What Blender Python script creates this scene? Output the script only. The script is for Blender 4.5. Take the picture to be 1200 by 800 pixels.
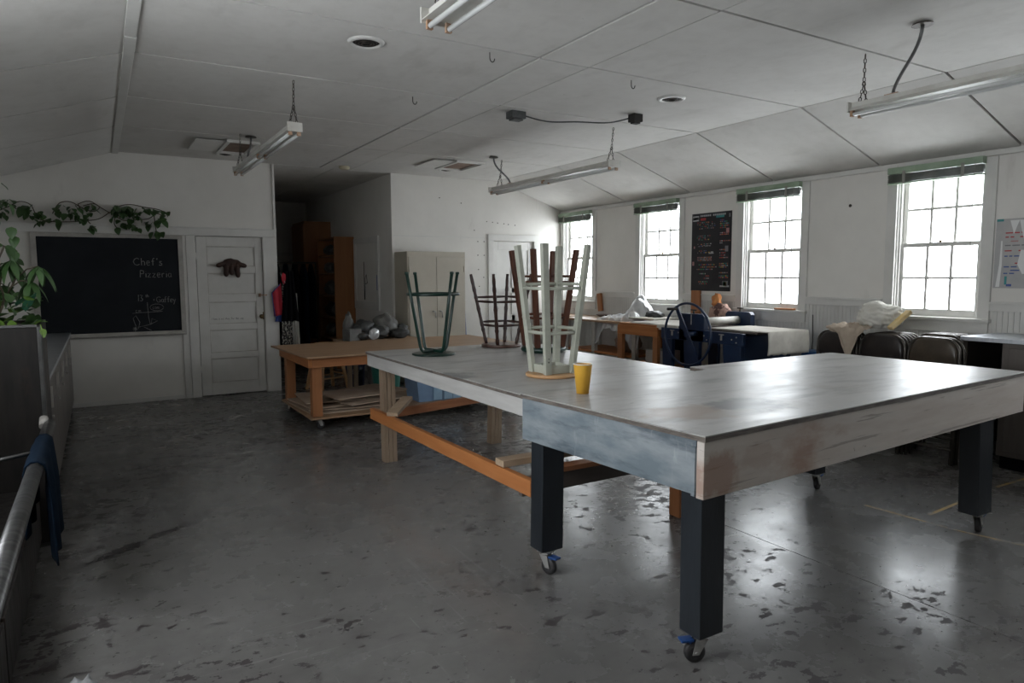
import bpy, bmesh, math, random
from mathutils import Vector, Matrix, noise
random.seed(7)
scene = bpy.context.scene
for o in list(bpy.data.objects):
    bpy.data.objects.remove(o)
COL = scene.collection
PI = math.pi
R = math.radians

# ------------------------------------------------------------------ camera
YAW, PITCH, ROLL = .5399, .09505, .0039
fwd = Vector((math.sin(YAW)*math.cos(PITCH), math.cos(YAW)*math.cos(PITCH), -math.sin(PITCH)))
rgt = Vector((math.cos(YAW), -math.sin(YAW), 0))
dwn = fwd.cross(rgt)
r2 = rgt*math.cos(ROLL) + dwn*math.sin(ROLL)
d2 = -rgt*math.sin(ROLL) + dwn*math.cos(ROLL)
cd = bpy.data.cameras.new('camera')
cam = bpy.data.objects.new('camera', cd)
COL.objects.link(cam)
m = Matrix((r2, -d2, -fwd)).transposed().to_4x4()
m.translation = Vector((0, 0, 1.52))
cam.matrix_world = m
cd.sensor_width = 36
cd.lens = 806/1200*36
cd.clip_start = .05
scene.camera = cam

# ------------------------------------------------------------------ light
w = bpy.data.worlds.new('overcast_sky')
scene.world = w
w.use_nodes = True
nt = w.node_tree
bg = nt.nodes['Background']
bg.inputs[0].default_value = (.91, .955, 1, 1)
bg.inputs[1].default_value = 11.5
scene.view_settings.view_transform = 'Standard'
scene.view_settings.look = 'None'
scene.view_settings.gamma = 1
scene.view_settings.exposure = 0.1

# window openings in the right wall (y0, y1)
WIN = [(8.60, 9.36), (6.735, 7.50), (4.89, 5.67), (3.08, 3.84), (1.22, 1.98), (-.62, .14)]
WX = 6.63
LX = -1.0     # left wall, with windows of its own beyond the left edge of the picture
LWIN = [(1.22, 1.98), (2.15, 2.91), (3.08, 3.84)]
WZ0, WZ1 = 1.13, 2.50
for (a, b, sx) in [(a, b, 1) for a, b in WIN]+[(a, b, -1) for a, b in LWIN]:
    ld = bpy.data.lights.new('window_portal', 'AREA')
    ld.shape = 'RECTANGLE'
    ld.size = WZ1-WZ0
    ld.size_y = b-a
    ld.cycles.is_portal = True
    lo = bpy.data.objects.new('window_portal', ld)
    lo.location = (WX+.2 if sx > 0 else LX-.2, (a+b)/2, (WZ0+WZ1)/2)
    lo.rotation_euler = (0, R(90)*sx, 0)
    COL.objects.link(lo)

# ------------------------------------------------------------------ materials
def mat(name, c1, c2=None, scale=4, lo=.4, hi=.65, stretch=(1, 1, 1), rough=.6, metal=0, bump=0, bscale=30,
        layers=(), rvar=0, spec=.5, bstretch=None, spots=()):
    mt = bpy.data.materials.new(name)
    mt.use_nodes = True
    n = mt.node_tree.nodes
    l = mt.node_tree.links
    bs = n['Principled BSDF']
    bs.inputs['Roughness'].default_value = rough
    bs.inputs['Metallic'].default_value = metal
    bs.inputs['Specular IOR Level'].default_value = spec
    tc = n.new('ShaderNodeTexCoord')
    def nz(sc, st, lo, hi, det=5, seed=0):
        mp = n.new('ShaderNodeMapping')
        mp.inputs['Scale'].default_value = st
        mp.inputs['Location'].default_value = (seed*3.1, seed*1.7, seed)
        l.new(tc.outputs['Object'], mp.inputs[0])
        t = n.new('ShaderNodeTexNoise')
        t.inputs['Scale'].default_value = sc
        t.inputs['Detail'].default_value = det
        t.inputs['Roughness'].default_value = .62
        l.new(mp.outputs[0], t.inputs['Vector'])
        mr = n.new('ShaderNodeMapRange')
        mr.inputs['From Min'].default_value = lo
        mr.inputs['From Max'].default_value = hi
        l.new(t.outputs[0], mr.inputs[0])
        return t.outputs[0], mr.outputs[0]
    def c4(c): return (c[0], c[1], c[2], 1)
    cur = None
    if c2 is None:
        bs.inputs['Base Color'].default_value = c4(c1)
        c2 = c1
    raw, f = nz(scale, stretch, lo, hi)
    mx = n.new('ShaderNodeMix'); mx.data_type = 'RGBA'
    mx.inputs[6].default_value = c4(c1); mx.inputs[7].default_value = c4(c2)
    l.new(f, mx.inputs[0])
    cur = mx.outputs[2]
    for i, (c, sc, a, b, st, op) in enumerate(layers):
        _, f2 = nz(sc, st, a, b, 6, i+1)
        mu = n.new('ShaderNodeMath'); mu.operation = 'MULTIPLY'
        l.new(f2, mu.inputs[0]); mu.inputs[1].default_value = op
        m2 = n.new('ShaderNodeMix'); m2.data_type = 'RGBA'
        l.new(mu.outputs[0], m2.inputs[0]); l.new(cur, m2.inputs[6]); m2.inputs[7].default_value = c4(c)
        cur = m2.outputs[2]
    for (cx, cy, cz, rx, ry, rz_, c, op) in spots:      # single stains: soft noisy ellipses at a place of their own
        sb_ = n.new('ShaderNodeVectorMath'); sb_.operation = 'SUBTRACT'; sb_.inputs[1].default_value = (cx, cy, cz)
        l.new(tc.outputs['Object'], sb_.inputs[0])
        dv = n.new('ShaderNodeVectorMath'); dv.operation = 'DIVIDE'; dv.inputs[1].default_value = (rx, ry, rz_)
        l.new(sb_.outputs[0], dv.inputs[0])
        ln = n.new('ShaderNodeVectorMath'); ln.operation = 'LENGTH'; l.new(dv.outputs[0], ln.inputs[0])
        rw, _ = nz(9, (1, 1, 1), 0, 1, 6, 11)
        ad = n.new('ShaderNodeMath'); ad.operation = 'ADD'; l.new(ln.outputs['Value'], ad.inputs[0]); mu = n.new('ShaderNodeMath'); mu.operation = 'MULTIPLY'; mu.inputs[1].default_value = 1.9; l.new(rw, mu.inputs[0]); l.new(mu.outputs[0], ad.inputs[1])
        mr = n.new('ShaderNodeMapRange'); mr.inputs['From Min'].default_value = 2.05; mr.inputs['From Max'].default_value = 1.65
        mr.inputs['To Max'].default_value = op
        l.new(ad.outputs[0], mr.inputs[0])
        m2 = n.new('ShaderNodeMix'); m2.data_type = 'RGBA'
        l.new(mr.outputs[0], m2.inputs[0]); l.new(cur, m2.inputs[6]); m2.inputs[7].default_value = c4(c)
        cur = m2.outputs[2]
    l.new(cur, bs.inputs['Base Color'])
    if rvar:
        mr = n.new('ShaderNodeMapRange')
        mr.inputs['From Min'].default_value = .3; mr.inputs['From Max'].default_value = .7
        mr.inputs['To Min'].default_value = max(.02, rough-rvar); mr.inputs['To Max'].default_value = rough+rvar
        l.new(nz(scale*2.3, stretch, 0, 1, 6, 9)[0], mr.inputs[0]); l.new(mr.outputs[0], bs.inputs['Roughness'])
    if bump:
        bp = n.new('ShaderNodeBump')
        bp.inputs['Strength'].default_value = min(1, bump*4)
        bp.inputs['Distance'].default_value = .004*bump*4
        r_, _ = nz(bscale, bstretch or stretch, 0, 1, 4, 5)
        l.new(r_, bp.inputs['Height']); l.new(bp.outputs[0], bs.inputs['Normal'])
    return mt

S1 = (1, 1, 1)
ZT_ = .93
MT = {}
MT['wall'] = mat('wall_paint', (.74, .72, .68), (.66, .64, .60), 1.3, .35, .7, rough=.55, bump=.12, bscale=18,
                 layers=[((.40, .37, .33), 3, .64, .82, (1, 1, .35), .55), ((.25, .22, .2), 22, .74, .78, S1, .5)])
MT['wallboard'] = mat('beadboard_paint', (.62, .61, .58), (.52, .51, .49), 1.6, .35, .7, rough=.5,
                 layers=[((.33, .3, .27), 5, .62, .8, (1, 1, .3), .5)])
MT['ceil'] = mat('ceiling_paint', (.66, .645, .615), (.58, .565, .535), .9, .35, .7, rough=.8, bump=.1, bscale=25,
                 layers=[((.30, .28, .25), 2.6, .55, .80, (1.6, .7, 1), .32), ((.2, .17, .15), 16, .70, .77, S1, .45), ((.38, .36, .33), 9, .45, .7, S1, .14)])
MT['gap'] = mat('dark_joint', (.028, .022, .018), rough=.95)
MT['trim'] = mat('trim_paint', (.68, .67, .64), (.60, .59, .56), 3, .35, .7, rough=.42, bump=.05,
                 layers=[((.3, .27, .24), 14, .68, .76, (1, 1, .5), .6)])
MT['dirtytrim'] = mat('dirty_moulding', (.42, .40, .36), (.55, .53, .50), 9, rough=.5)
MT['door'] = mat('door_paint', (.66, .65, .62), (.56, .55, .52), 2.5, .35, .7, rough=.42, bump=.06,
                 layers=[((.3, .27, .23), 11, .68, .76, S1, .5)])
def floor_mat():
    mt = bpy.data.materials.new('worn_painted_concrete'); mt.use_nodes = True
    n = mt.node_tree.nodes; l = mt.node_tree.links; bs = n['Principled BSDF']
    tc = n.new('ShaderNodeTexCoord')
    def N(sc, st=(1, 1, 1), det=6, loc=0, ro=.6):
        mp = n.new('ShaderNodeMapping'); mp.inputs['Scale'].default_value = st; mp.inputs['Location'].default_value = (loc, loc*.7, 0)
        l.new(tc.outputs['Object'], mp.inputs[0])
        t = n.new('ShaderNodeTexNoise'); t.inputs['Scale'].default_value = sc; t.inputs['Detail'].default_value = det; t.inputs['Roughness'].default_value = ro
        l.new(mp.outputs[0], t.inputs['Vector']); return t.outputs[0]
    def MR(x, a, b, c=0, d=1):
        m = n.new('ShaderNodeMapRange'); l.new(x, m.inputs[0])
        for k, v in zip(('From Min', 'From Max', 'To Min', 'To Max'), (a, b, c, d)): m.inputs[k].default_value = v
        return m.outputs[0]
    def OP(op, a, b):
        m = n.new('ShaderNodeMath'); m.operation = op
        for i, v in enumerate((a, b)):
            if isinstance(v, (int, float)): m.inputs[i].default_value = v
            else: l.new(v, m.inputs[i])
        return m.outputs[0]
    def MX(f, a, b):
        m = n.new('ShaderNodeMix'); m.data_type = 'RGBA'
        if isinstance(f, (int, float)): m.inputs[0].default_value = f
        else: l.new(f, m.inputs[0])
        for i, v in ((6, a), (7, b)):
            if isinstance(v, tuple): m.inputs[i].default_value = (*v, 1)
            else: l.new(v, m.inputs[i])
        return m.outputs[2]
    big = N(.55, det=3, loc=3.3)
    col = MX(MR(N(.9, det=8), .35, .68), (.13, .126, .12), (.18, .175, .168))
    col = MX(MR(N(3.5, (1, 1.6, 1), 9, 2), .45, .75, 0, .3), col, (.175, .172, .168))
    col = MX(MR(N(12, (1, 1, 1), 8, 5), .4, .75, 0, .3), col, (.06, .056, .054))
    # purple-brown worn areas, then paint chips that crowd inside them
    zone = MR(big, .44, .66)
    col = MX(OP('MULTIPLY', MR(N(2.1, (1, 1.3, 1), 9, 8, .7), .48, .62), OP('MULTIPLY', zone, .6)), col, (.05, .040, .042))
    thr = OP('ADD', N(10, (1, 1.35, 1), 8, 4, .60), OP('MULTIPLY', zone, .12))
    chips = MR(thr, .632, .648)
    col = MX(OP('MULTIPLY', chips, .85), col, (.030, .023, .024))
    thr2 = OP('ADD', N(26, (1, 1.3, 1), 6, 1, .55), OP('MULTIPLY', zone, .06))
    chips2 = MR(thr2, .665, .68)
    col = MX(OP('MULTIPLY', chips2, .8), col, (.028, .023, .023))
    col = MX(MR(N(30, (1, 1, 1), 3, 21), .745, .76, 0, .8), col, (.38, .37, .36))
    for k, st in enumerate(((14, .5, 1), (.5, 12, 1))):
        col = MX(OP('MULTIPLY', MR(N(2.2, st, 4, 4+k*5, .5), .655, .668, 0, .5), MR(N(.7, loc=9+k), .5, .6)), col, (.24, .235, .23))
    # dragged marks across the paint
    sx = n.new('ShaderNodeSeparateXYZ'); l.new(tc.outputs['Object'], sx.inputs[0])
    for (x0, y0, x1, y1, wd, op) in ((2.72, 1.45, 3.75, 1.95, .035, .75), (-.24, 4.12, .46, 4.62, .05, .8), (.46, 4.62, .75, 5.05, .03, .5)):
        L = math.hypot(x1-x0, y1-y0); ux, uy = (x1-x0)/L, (y1-y0)/L
        ax = OP('SUBTRACT', sx.outputs[0], x0); ay = OP('SUBTRACT', sx.outputs[1], y0)
        al = OP('ADD', OP('MULTIPLY', ax, ux), OP('MULTIPLY', ay, uy))
        ac = OP('ABSOLUTE', OP('SUBTRACT', OP('MULTIPLY', ax, uy), OP('MULTIPLY', ay, ux)), 0)
        e = OP('ADD', OP('DIVIDE', ac, wd), MR(N(7, det=7, loc=6), .3, .7, -.7, .9))
        f = OP('MULTIPLY', MR(e, 1.0, .5, 0, op), OP('MULTIPLY', MR(al, 0, .15), MR(al, L, L-.15)))
        col = MX(f, col, (.04, .034, .036))
    l.new(col, bs.inputs['Base Color'])
    ro = OP('ADD', MR(N(2.6, det=9, loc=14), .3, .7, .20, .34), OP('MULTIPLY', chips, .25))
    l.new(ro, bs.inputs['Roughness'])
    bs.inputs['Specular IOR Level'].default_value = .5
    bp = n.new('ShaderNodeBump'); bp.inputs['Strength'].default_value = .5; bp.inputs['Distance'].default_value = .0007
    l.new(OP('SUBTRACT', N(11, (1, 1.4, 1), 6, 3), OP('MULTIPLY', chips, .5)), bp.inputs['Height']); l.new(bp.outputs[0], bs.inputs['Normal'])
    return mt
MT['concrete'] = floor_mat()
MT['top'] = mat('worn_white_tabletop', (.34, .335, .32), (.43, .42, .405), 1.7, .3, .7, rough=.38, rvar=.05, bump=.03, bscale=9, stretch=(.5, 2, 1),
                 layers=[((.12, .115, .11), 5, .52, .70, (.45, 2.0, 1), .6), ((.21, .165, .13), 1.7, .55, .66, S1, .5),
                         ((.07, .06, .055), 17, .68, .71, (1, 2, 1), .8), ((.45, .445, .43), 6, .58, .74, (.5, 2, 1), .5)],
                 spots=[(2.15-3.2, 2.12-2.4, ZT_, .22, .16, .5, (.27, .195, .14), .8), (2.52-3.2, 2.10-2.4, ZT_, .19, .16, .5, (.12, .125, .125), .85), (2.3-3.2, 2.02-2.4, ZT_, .16, .05, .5, (.34, .32, .29), .6)])
MT['edge'] = mat('plywood_edge', (.085, .07, .06), (.16, .135, .115), 10, .4, .6, rough=.7, stretch=(1, 1, 8))
MT['apron_white'] = mat('whitewashed_board', (.62, .57, .52), (.50, .43, .38), 3, .35, .7, stretch=(.5, 1, 4), rough=.6, bump=.08, bscale=20, bstretch=(1, 1, 8),
                 layers=[((.30, .15, .085), 1.5, .60, .72, (1, 1, 2), .65), ((.50, .49, .47), 5, .55, .75, (.4, 1, 3), .5), ((.06, .045, .04), 9, .70, .73, S1, .9), ((.14, .11, .09), 6, .6, .64, (.3, 1, 7), .5)],
                 spots=[(1.96-3.2, 1.77-2.4, .76, .13, .3, .09, (.30, .15, .09), .6), (2.2-3.2, 1.78-2.4, .80, .12, .3, .05, (.32, .20, .14), .3)])
MT['apron_long'] = mat('grey_white_board', (.50, .49, .47), (.40, .385, .37), 4, .35, .7, stretch=(1, .5, 4), rough=.55, bump=.05,
                 layers=[((.22, .16, .12), 7, .68, .76, (1, .4, 3), .7), ((.05, .045, .04), 17, .745, .77, S1, .9)])
MT['apron_blue'] = mat('blue_grey_scuffed_board', (.15, .185, .21), (.27, .30, .32), 3, .4, .6, stretch=(1, .8, 2.5), rough=.5, bump=.08, bscale=16,
                 layers=[((.05, .068, .088), 3.2, .52, .64, (1, .6, 3), .75), ((.56, .58, .58), 6, .62, .8, (1, 3, .7), .5), ((.42, .16, .09), 4, .735, .76, S1, .8)])
MT['leg_black'] = mat('dark_slate_paint', (.011, .014, .018), (.022, .027, .033), 5, .35, .7, stretch=(2, 2, .5), rough=.38, bump=.12, bscale=22, bstretch=(3, 3, .5),
                 layers=[((.10, .12, .14), 14, .7, .76, (1, 1, .4), .5)])
def woodmat(name, a, b, rough=.55, st=(6, 6, .6), knots=True, extra=()):
    return mat(name, a, b, 4, .3, .7, stretch=st, rough=rough, bump=.05, bscale=20, bstretch=st,
               layers=([((a[0]*.35, a[1]*.3, a[2]*.3), 7, .7, .78, S1, .7)] if knots else [])+list(extra))
MT['pine_v'] = woodmat('orange_pine_upright', (.30, .115, .04), (.38, .16, .062))
MT['pine_x'] = woodmat('orange_pine_along', (.30, .11, .036), (.40, .165, .06), st=(.6, 6, 6))
MT['pine_y'] = woodmat('orange_pine_beam', (.38, .13, .035), (.50, .20, .065), st=(6, .6, 6), extra=[((.6, .52, .45), 3, .72, .76, S1, .6)])
MT['red_x'] = woodmat('reddish_beam', (.30, .115, .05), (.42, .18, .08), st=(.6, 6, 6))
MT['shadebeam'] = woodmat('shade_darkened_beam', (.075, .062, .055), (.12, .10, .088), st=(.6, 6, 6))  # near cross brace: shadow under the tables is put into the wood colour
MT['grey_v'] = woodmat('weathered_post', (.24, .165, .11), (.36, .27, .19))
MT['plank'] = woodmat('pale_offcut', (.36, .25, .16), (.48, .36, .25), st=(.8, 5, 5))
MT['ply'] = mat('plywood_top', (.30, .18, .10), (.38, .24, .14), 3, .3, .7, stretch=(.5, 4, 1), rough=.45, bump=.03,
                layers=[((.22, .14, .09), 4, .62, .75, (1, 2, 1), .4)])
MT['card'] = mat('cardboard', (.40, .30, .22), (.50, .39, .30), 4, rough=.8)
MT['seatwood'] = mat('seat_plywood', (.46, .25, .11), (.56, .34, .17), 6, .3, .7, stretch=(.6, 4, 4), rough=.45)
MT['stoolwhite'] = mat('pale_green_white_paint', (.44, .45, .38), (.36, .37, .31), 9, .4, .7, rough=.4, bump=.04,
                layers=[((.14, .12, .10), 22, .73, .77, (1, 1, .4), .8)])
MT['darkbrown'] = mat('dark_turned_wood', (.025, .010, .008), (.045, .018, .012), 12, .4, .6, rough=.35)
MT['seatdark'] = mat('dark_stained_seat', (.075, .04, .03), (.14, .08, .06), 9, .4, .6, rough=.4)
MT['brown'] = mat('brown_stool_wood', (.065, .022, .012), (.10, .036, .018), 9, .35, .65, stretch=(3, 3, .5), rough=.38)
MT['green'] = mat('dark_green_enamel', (.003, .020, .014), (.006, .032, .022), 10, rough=.3,
                layers=[((.35, .38, .34), 30, .74, .77, S1, .8)])
MT['steel'] = mat('brushed_steel', (.42, .44, .47), (.52, .54, .56), 3, stretch=(1, 8, 1), rough=.42, metal=.9)
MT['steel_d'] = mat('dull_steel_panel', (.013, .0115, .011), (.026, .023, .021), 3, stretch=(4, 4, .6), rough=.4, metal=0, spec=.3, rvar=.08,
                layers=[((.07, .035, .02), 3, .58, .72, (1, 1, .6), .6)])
MT['steel_c'] = mat('taupe_cabinet_front', (.105, .09, .08), (.135, .118, .105), 2, stretch=(4, 4, .5), rough=.35, metal=.3)
MT['steel_r'] = mat('dull_rail_steel', (.10, .10, .10), (.17, .17, .17), 6, stretch=(1, 6, 1), rough=.35, metal=.9, rvar=.08)
MT['zinc'] = mat('zinc_plate', (.50, .49, .47), (.36, .35, .33), 30, rough=.45, metal=.6)
MT['rubber'] = mat('black_rubber', (.02, .02, .02), (.045, .04, .04), 20, rough=.6)
MT['bluep'] = mat('blue_pedal', (.012, .06, .22), rough=.4)
MT['chalk'] = mat('blackboard', (.006, .008, .011), (.013, .016, .02), 1.6, .35, .65, spec=.25, rough=.7,
                layers=[((.022, .025, .03), 3, .55, .8, (.6, 1, 1.4), .35)])
MT['chalkline'] = mat('chalk_dust', (.30, .30, .29), (.16, .16, .16), 60, rough=.95)
MT['frame_w'] = mat('worn_grey_frame', (.36, .34, .31), (.46, .44, .41), 8, rough=.55)
MT['brass'] = mat('old_brass', (.14, .095, .05), (.2, .14, .07), 20, rough=.4, metal=.9)
MT['iron'] = mat('dark_iron', (.05, .045, .04), (.09, .07, .055), 30, rough=.55, metal=.6)
MT['conduit'] = mat('grey_conduit', (.15, .15, .15), (.2, .2, .2), 20, rough=.4, metal=.6)
MT['boxgrey'] = mat('grey_junction_box', (.07, .075, .075), (.11, .11, .11), 20, rough=.5, metal=.4)
MT['lamp'] = mat('lamp_enamel', (.58, .57, .53), (.48, .46, .42), 5, rough=.35, layers=[((.3, .2, .13), 16, .7, .77, S1, .6)])
MT['tube'] = mat('unlit_lamp_tube', (.72, .73, .72), rough=.15)
MT['rust'] = mat('rusty_holder', (.32, .17, .09), (.45, .33, .24), 30, rough=.7)
MT['fabric_off'] = mat('felt_blanket', (.62, .59, .53), (.52, .49, .44), 8, rough=.95, bump=.15, bscale=120)
MT['press'] = mat('navy_enamel', (.008, .02, .055), (.013, .032, .08), 5, rough=.38, bump=.02)
MT['pressb'] = mat('blue_enamel_light', (.012, .07, .2), rough=.4)
MT['roller'] = mat('cream_roller', (.62, .60, .55), (.54, .52, .48), 8, rough=.5)
MT['cabmetal'] = mat('beige_cabinet_enamel', (.50, .46, .38), (.45, .41, .335), 2.2, rough=.42, layers=[((.25, .2, .15), 17, .74, .78, S1, .5)])
MT['chair'] = mat('dark_brown_enamel', (.022, .018, .017), (.035, .028, .025), 10, rough=.3)
MT['chair2'] = mat('olive_brown_enamel', (.055, .042, .03), (.075, .058, .04), 10, rough=.3)
MT['chairframe'] = mat('chair_frame_enamel', (.09, .08, .07), rough=.25, metal=.4)
MT['canvas'] = mat('tan_canvas', (.46, .38, .30), (.38, .31, .24), 6, rough=.95, bump=.1, bscale=60)
MT['whitecloth'] = mat('off_white_cloth', (.66, .64, .58), (.56, .54, .48), 5, rough=.9)
MT['yellow'] = mat('yellow_paper', (.62, .42, .16), (.7, .55, .3), 8, rough=.7)
MT['blind'] = mat('green_grey_blind', (.25, .33, .235), (.32, .40, .30), 8, rough=.4)
MT['blinddark'] = mat('dark_blind_slats', (.10, .115, .095), (.15, .16, .13), 8, rough=.45)
MT['tape_b'] = mat('blind_ladder_tape', (.26, .26, .23), rough=.8)
MT['plant'] = mat('leaf_green', (.038, .088, .026), (.068, .13, .038), 6, rough=.42)
MT['plant2'] = mat('leaf_dark_green', (.035, .08, .022), (.055, .11, .03), 6, rough=.4)
MT['plant3'] = mat('leaf_lime', (.15, .28, .05), (.22, .3, .06), 6, rough=.45)
MT['plant4'] = mat('leaf_blue_green', (.03, .13, .075), (.05, .18, .1), 6, rough=.3)
MT['stem'] = mat('vine_stem', (.06, .045, .03), (.09, .07, .04), 10, rough=.7)
MT['soil'] = mat('potting_soil', (.12, .09, .07), (.2, .16, .13), 25, rough=.95, bump=.2)
MT['yellowcup'] = mat('yellow_paper_cup', (.72, .40, .045), (.62, .32, .035), 3, rough=.5, layers=[((.15, .06, .02), 40, .75, .78, S1, .7)])
MT['cuprim'] = mat('white_paper_rim', (.78, .77, .73), rough=.5)
MT['bin'] = mat('blue_grey_plastic', (.16, .25, .38), (.2, .3, .44), 4, rough=.35)
MT['bin_s'] = mat('blue_plastic_ribs', (.27, .42, .57), (.33, .49, .64), 4, rough=.3)
MT['teal'] = mat('teal_plastic', (.08, .42, .34), (.1, .5, .41), 4, rough=.35)
MT['buckblue'] = mat('navy_bucket', (.006, .012, .05), rough=.35)
MT['buckwhite'] = mat('white_bucket', (.50, .47, .44), (.4, .38, .36), 5, rough=.5)
MT['label'] = mat('label_ink', (.42, .44, .5), rough=.6)
MT['bookcase'] = mat('orange_brown_veneer', (.24, .095, .03), (.29, .12, .04), 3, stretch=(4, 4, .4), rough=.45)
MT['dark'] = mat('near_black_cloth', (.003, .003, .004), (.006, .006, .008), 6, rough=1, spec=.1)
MT['navy'] = mat('navy_cloth', (.003, .008, .017), (.005, .013, .025), 30, spec=.1, rough=1, bump=.1, bscale=90)
MT['red'] = mat('red_cloth', (.42, .02, .035), (.33, .012, .03), 6, rough=.8)
MT['bluec'] = mat('blue_cloth', (.03, .06, .24), rough=.85)
MT['pattern'] = mat('black_white_print', (.03, .028, .028), (.42, .4, .35), 38, .5, .56, rough=.9)
MT['greycloth'] = mat('pale_grey_cloth', (.40, .39, .36), (.32, .31, .29), 5, rough=.9)
MT['glovebrown'] = mat('brown_leather', (.035, .018, .014), (.06, .028, .02), 14, rough=.75, bump=.12, bscale=60)
MT['bagdark'] = mat('dark_wrapped_bag', (.035, .037, .036), (.07, .07, .068), 8, rough=.5, bump=.3, bscale=25)
MT['baggrey'] = mat('grey_wrapped_bag', (.09, .088, .082), (.15, .145, .135), 8, rough=.5, bump=.3, bscale=25)
MT['ink'] = mat('marker_ink', (.03, .03, .03), rough=.8)
MT['poster'] = mat('black_poster', (.012, .012, .016), (.02, .02, .024), 5, rough=.35)
MT['paper'] = mat('grey_chart_paper', (.46, .45, .44), (.40, .40, .40), 5, rough=.7)
MT['papertorn'] = mat('white_torn_paper', (.75, .75, .74), rough=.6)
for nm, c in dict(d_red=(.42, .05, .05), d_teal=(.05, .28, .28), d_white=(.42, .42, .42), d_yellow=(.55, .38, .08), d_orange=(.5, .17, .07), d_green=(.06, .3, .14), d_blue=(.06, .1, .3), d_grey=(.2, .2, .21), d_pink=(.4, .2, .2)).items():
    MT[nm] = mat('print_'+nm[2:], c, rough=.5)
MT['tapeyel'] = mat('worn_yellow_tape', (.42, .27, .08), (.22, .2, .17), 9, .42, .6, rough=.5)
MT['broom'] = mat('blue_handle', (.02, .08, .27), rough=.35)
MT['ventdark'] = mat('vent_dark', (.02, .018, .016), rough=.8)
MT['cardbrown'] = mat('brown_box_inside', (.20, .13, .095), (.27, .19, .14), 6, rough=.8)
MT['smoke'] = mat('yellowed_plastic', (.55, .50, .36), rough=.5)

# glass and clear film
def clear(name, tint, glossf, rough, tp):
    mt = bpy.data.materials.new(name); mt.use_nodes = True
    n = mt.node_tree.nodes; l = mt.node_tree.links
    n.remove(n['Principled BSDF'])
    out = n['Material Output']
    tr = n.new('ShaderNodeBsdfTransparent'); tr.inputs[0].default_value = (*tint, 1)
    gl = n.new('ShaderNodeBsdfGlossy'); gl.inputs['Roughness'].default_value = rough
    df = n.new('ShaderNodeBsdfDiffuse'); df.inputs[0].default_value = (.75, .76, .78, 1)
    m1 = n.new('ShaderNodeMixShader'); m2 = n.new('ShaderNodeMixShader')
    m1.inputs[0].default_value = tp
    l.new(tr.outputs[0], m1.inputs[1]); l.new(df.outputs[0], m1.inputs[2])
    m2.inputs[0].default_value = glossf; l.new(m1.outputs[0], m2.inputs[1]); l.new(gl.outputs[0], m2.inputs[2])
    l.new(m2.outputs[0], out.inputs[0])
    return mt
MT['glass'] = clear('window_glass', (.97, .98, .98), .05, .02, 0.0)
MT['film'] = clear('crumpled_clear_plastic', (.95, .96, .97), .30, .20, .5)

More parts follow.
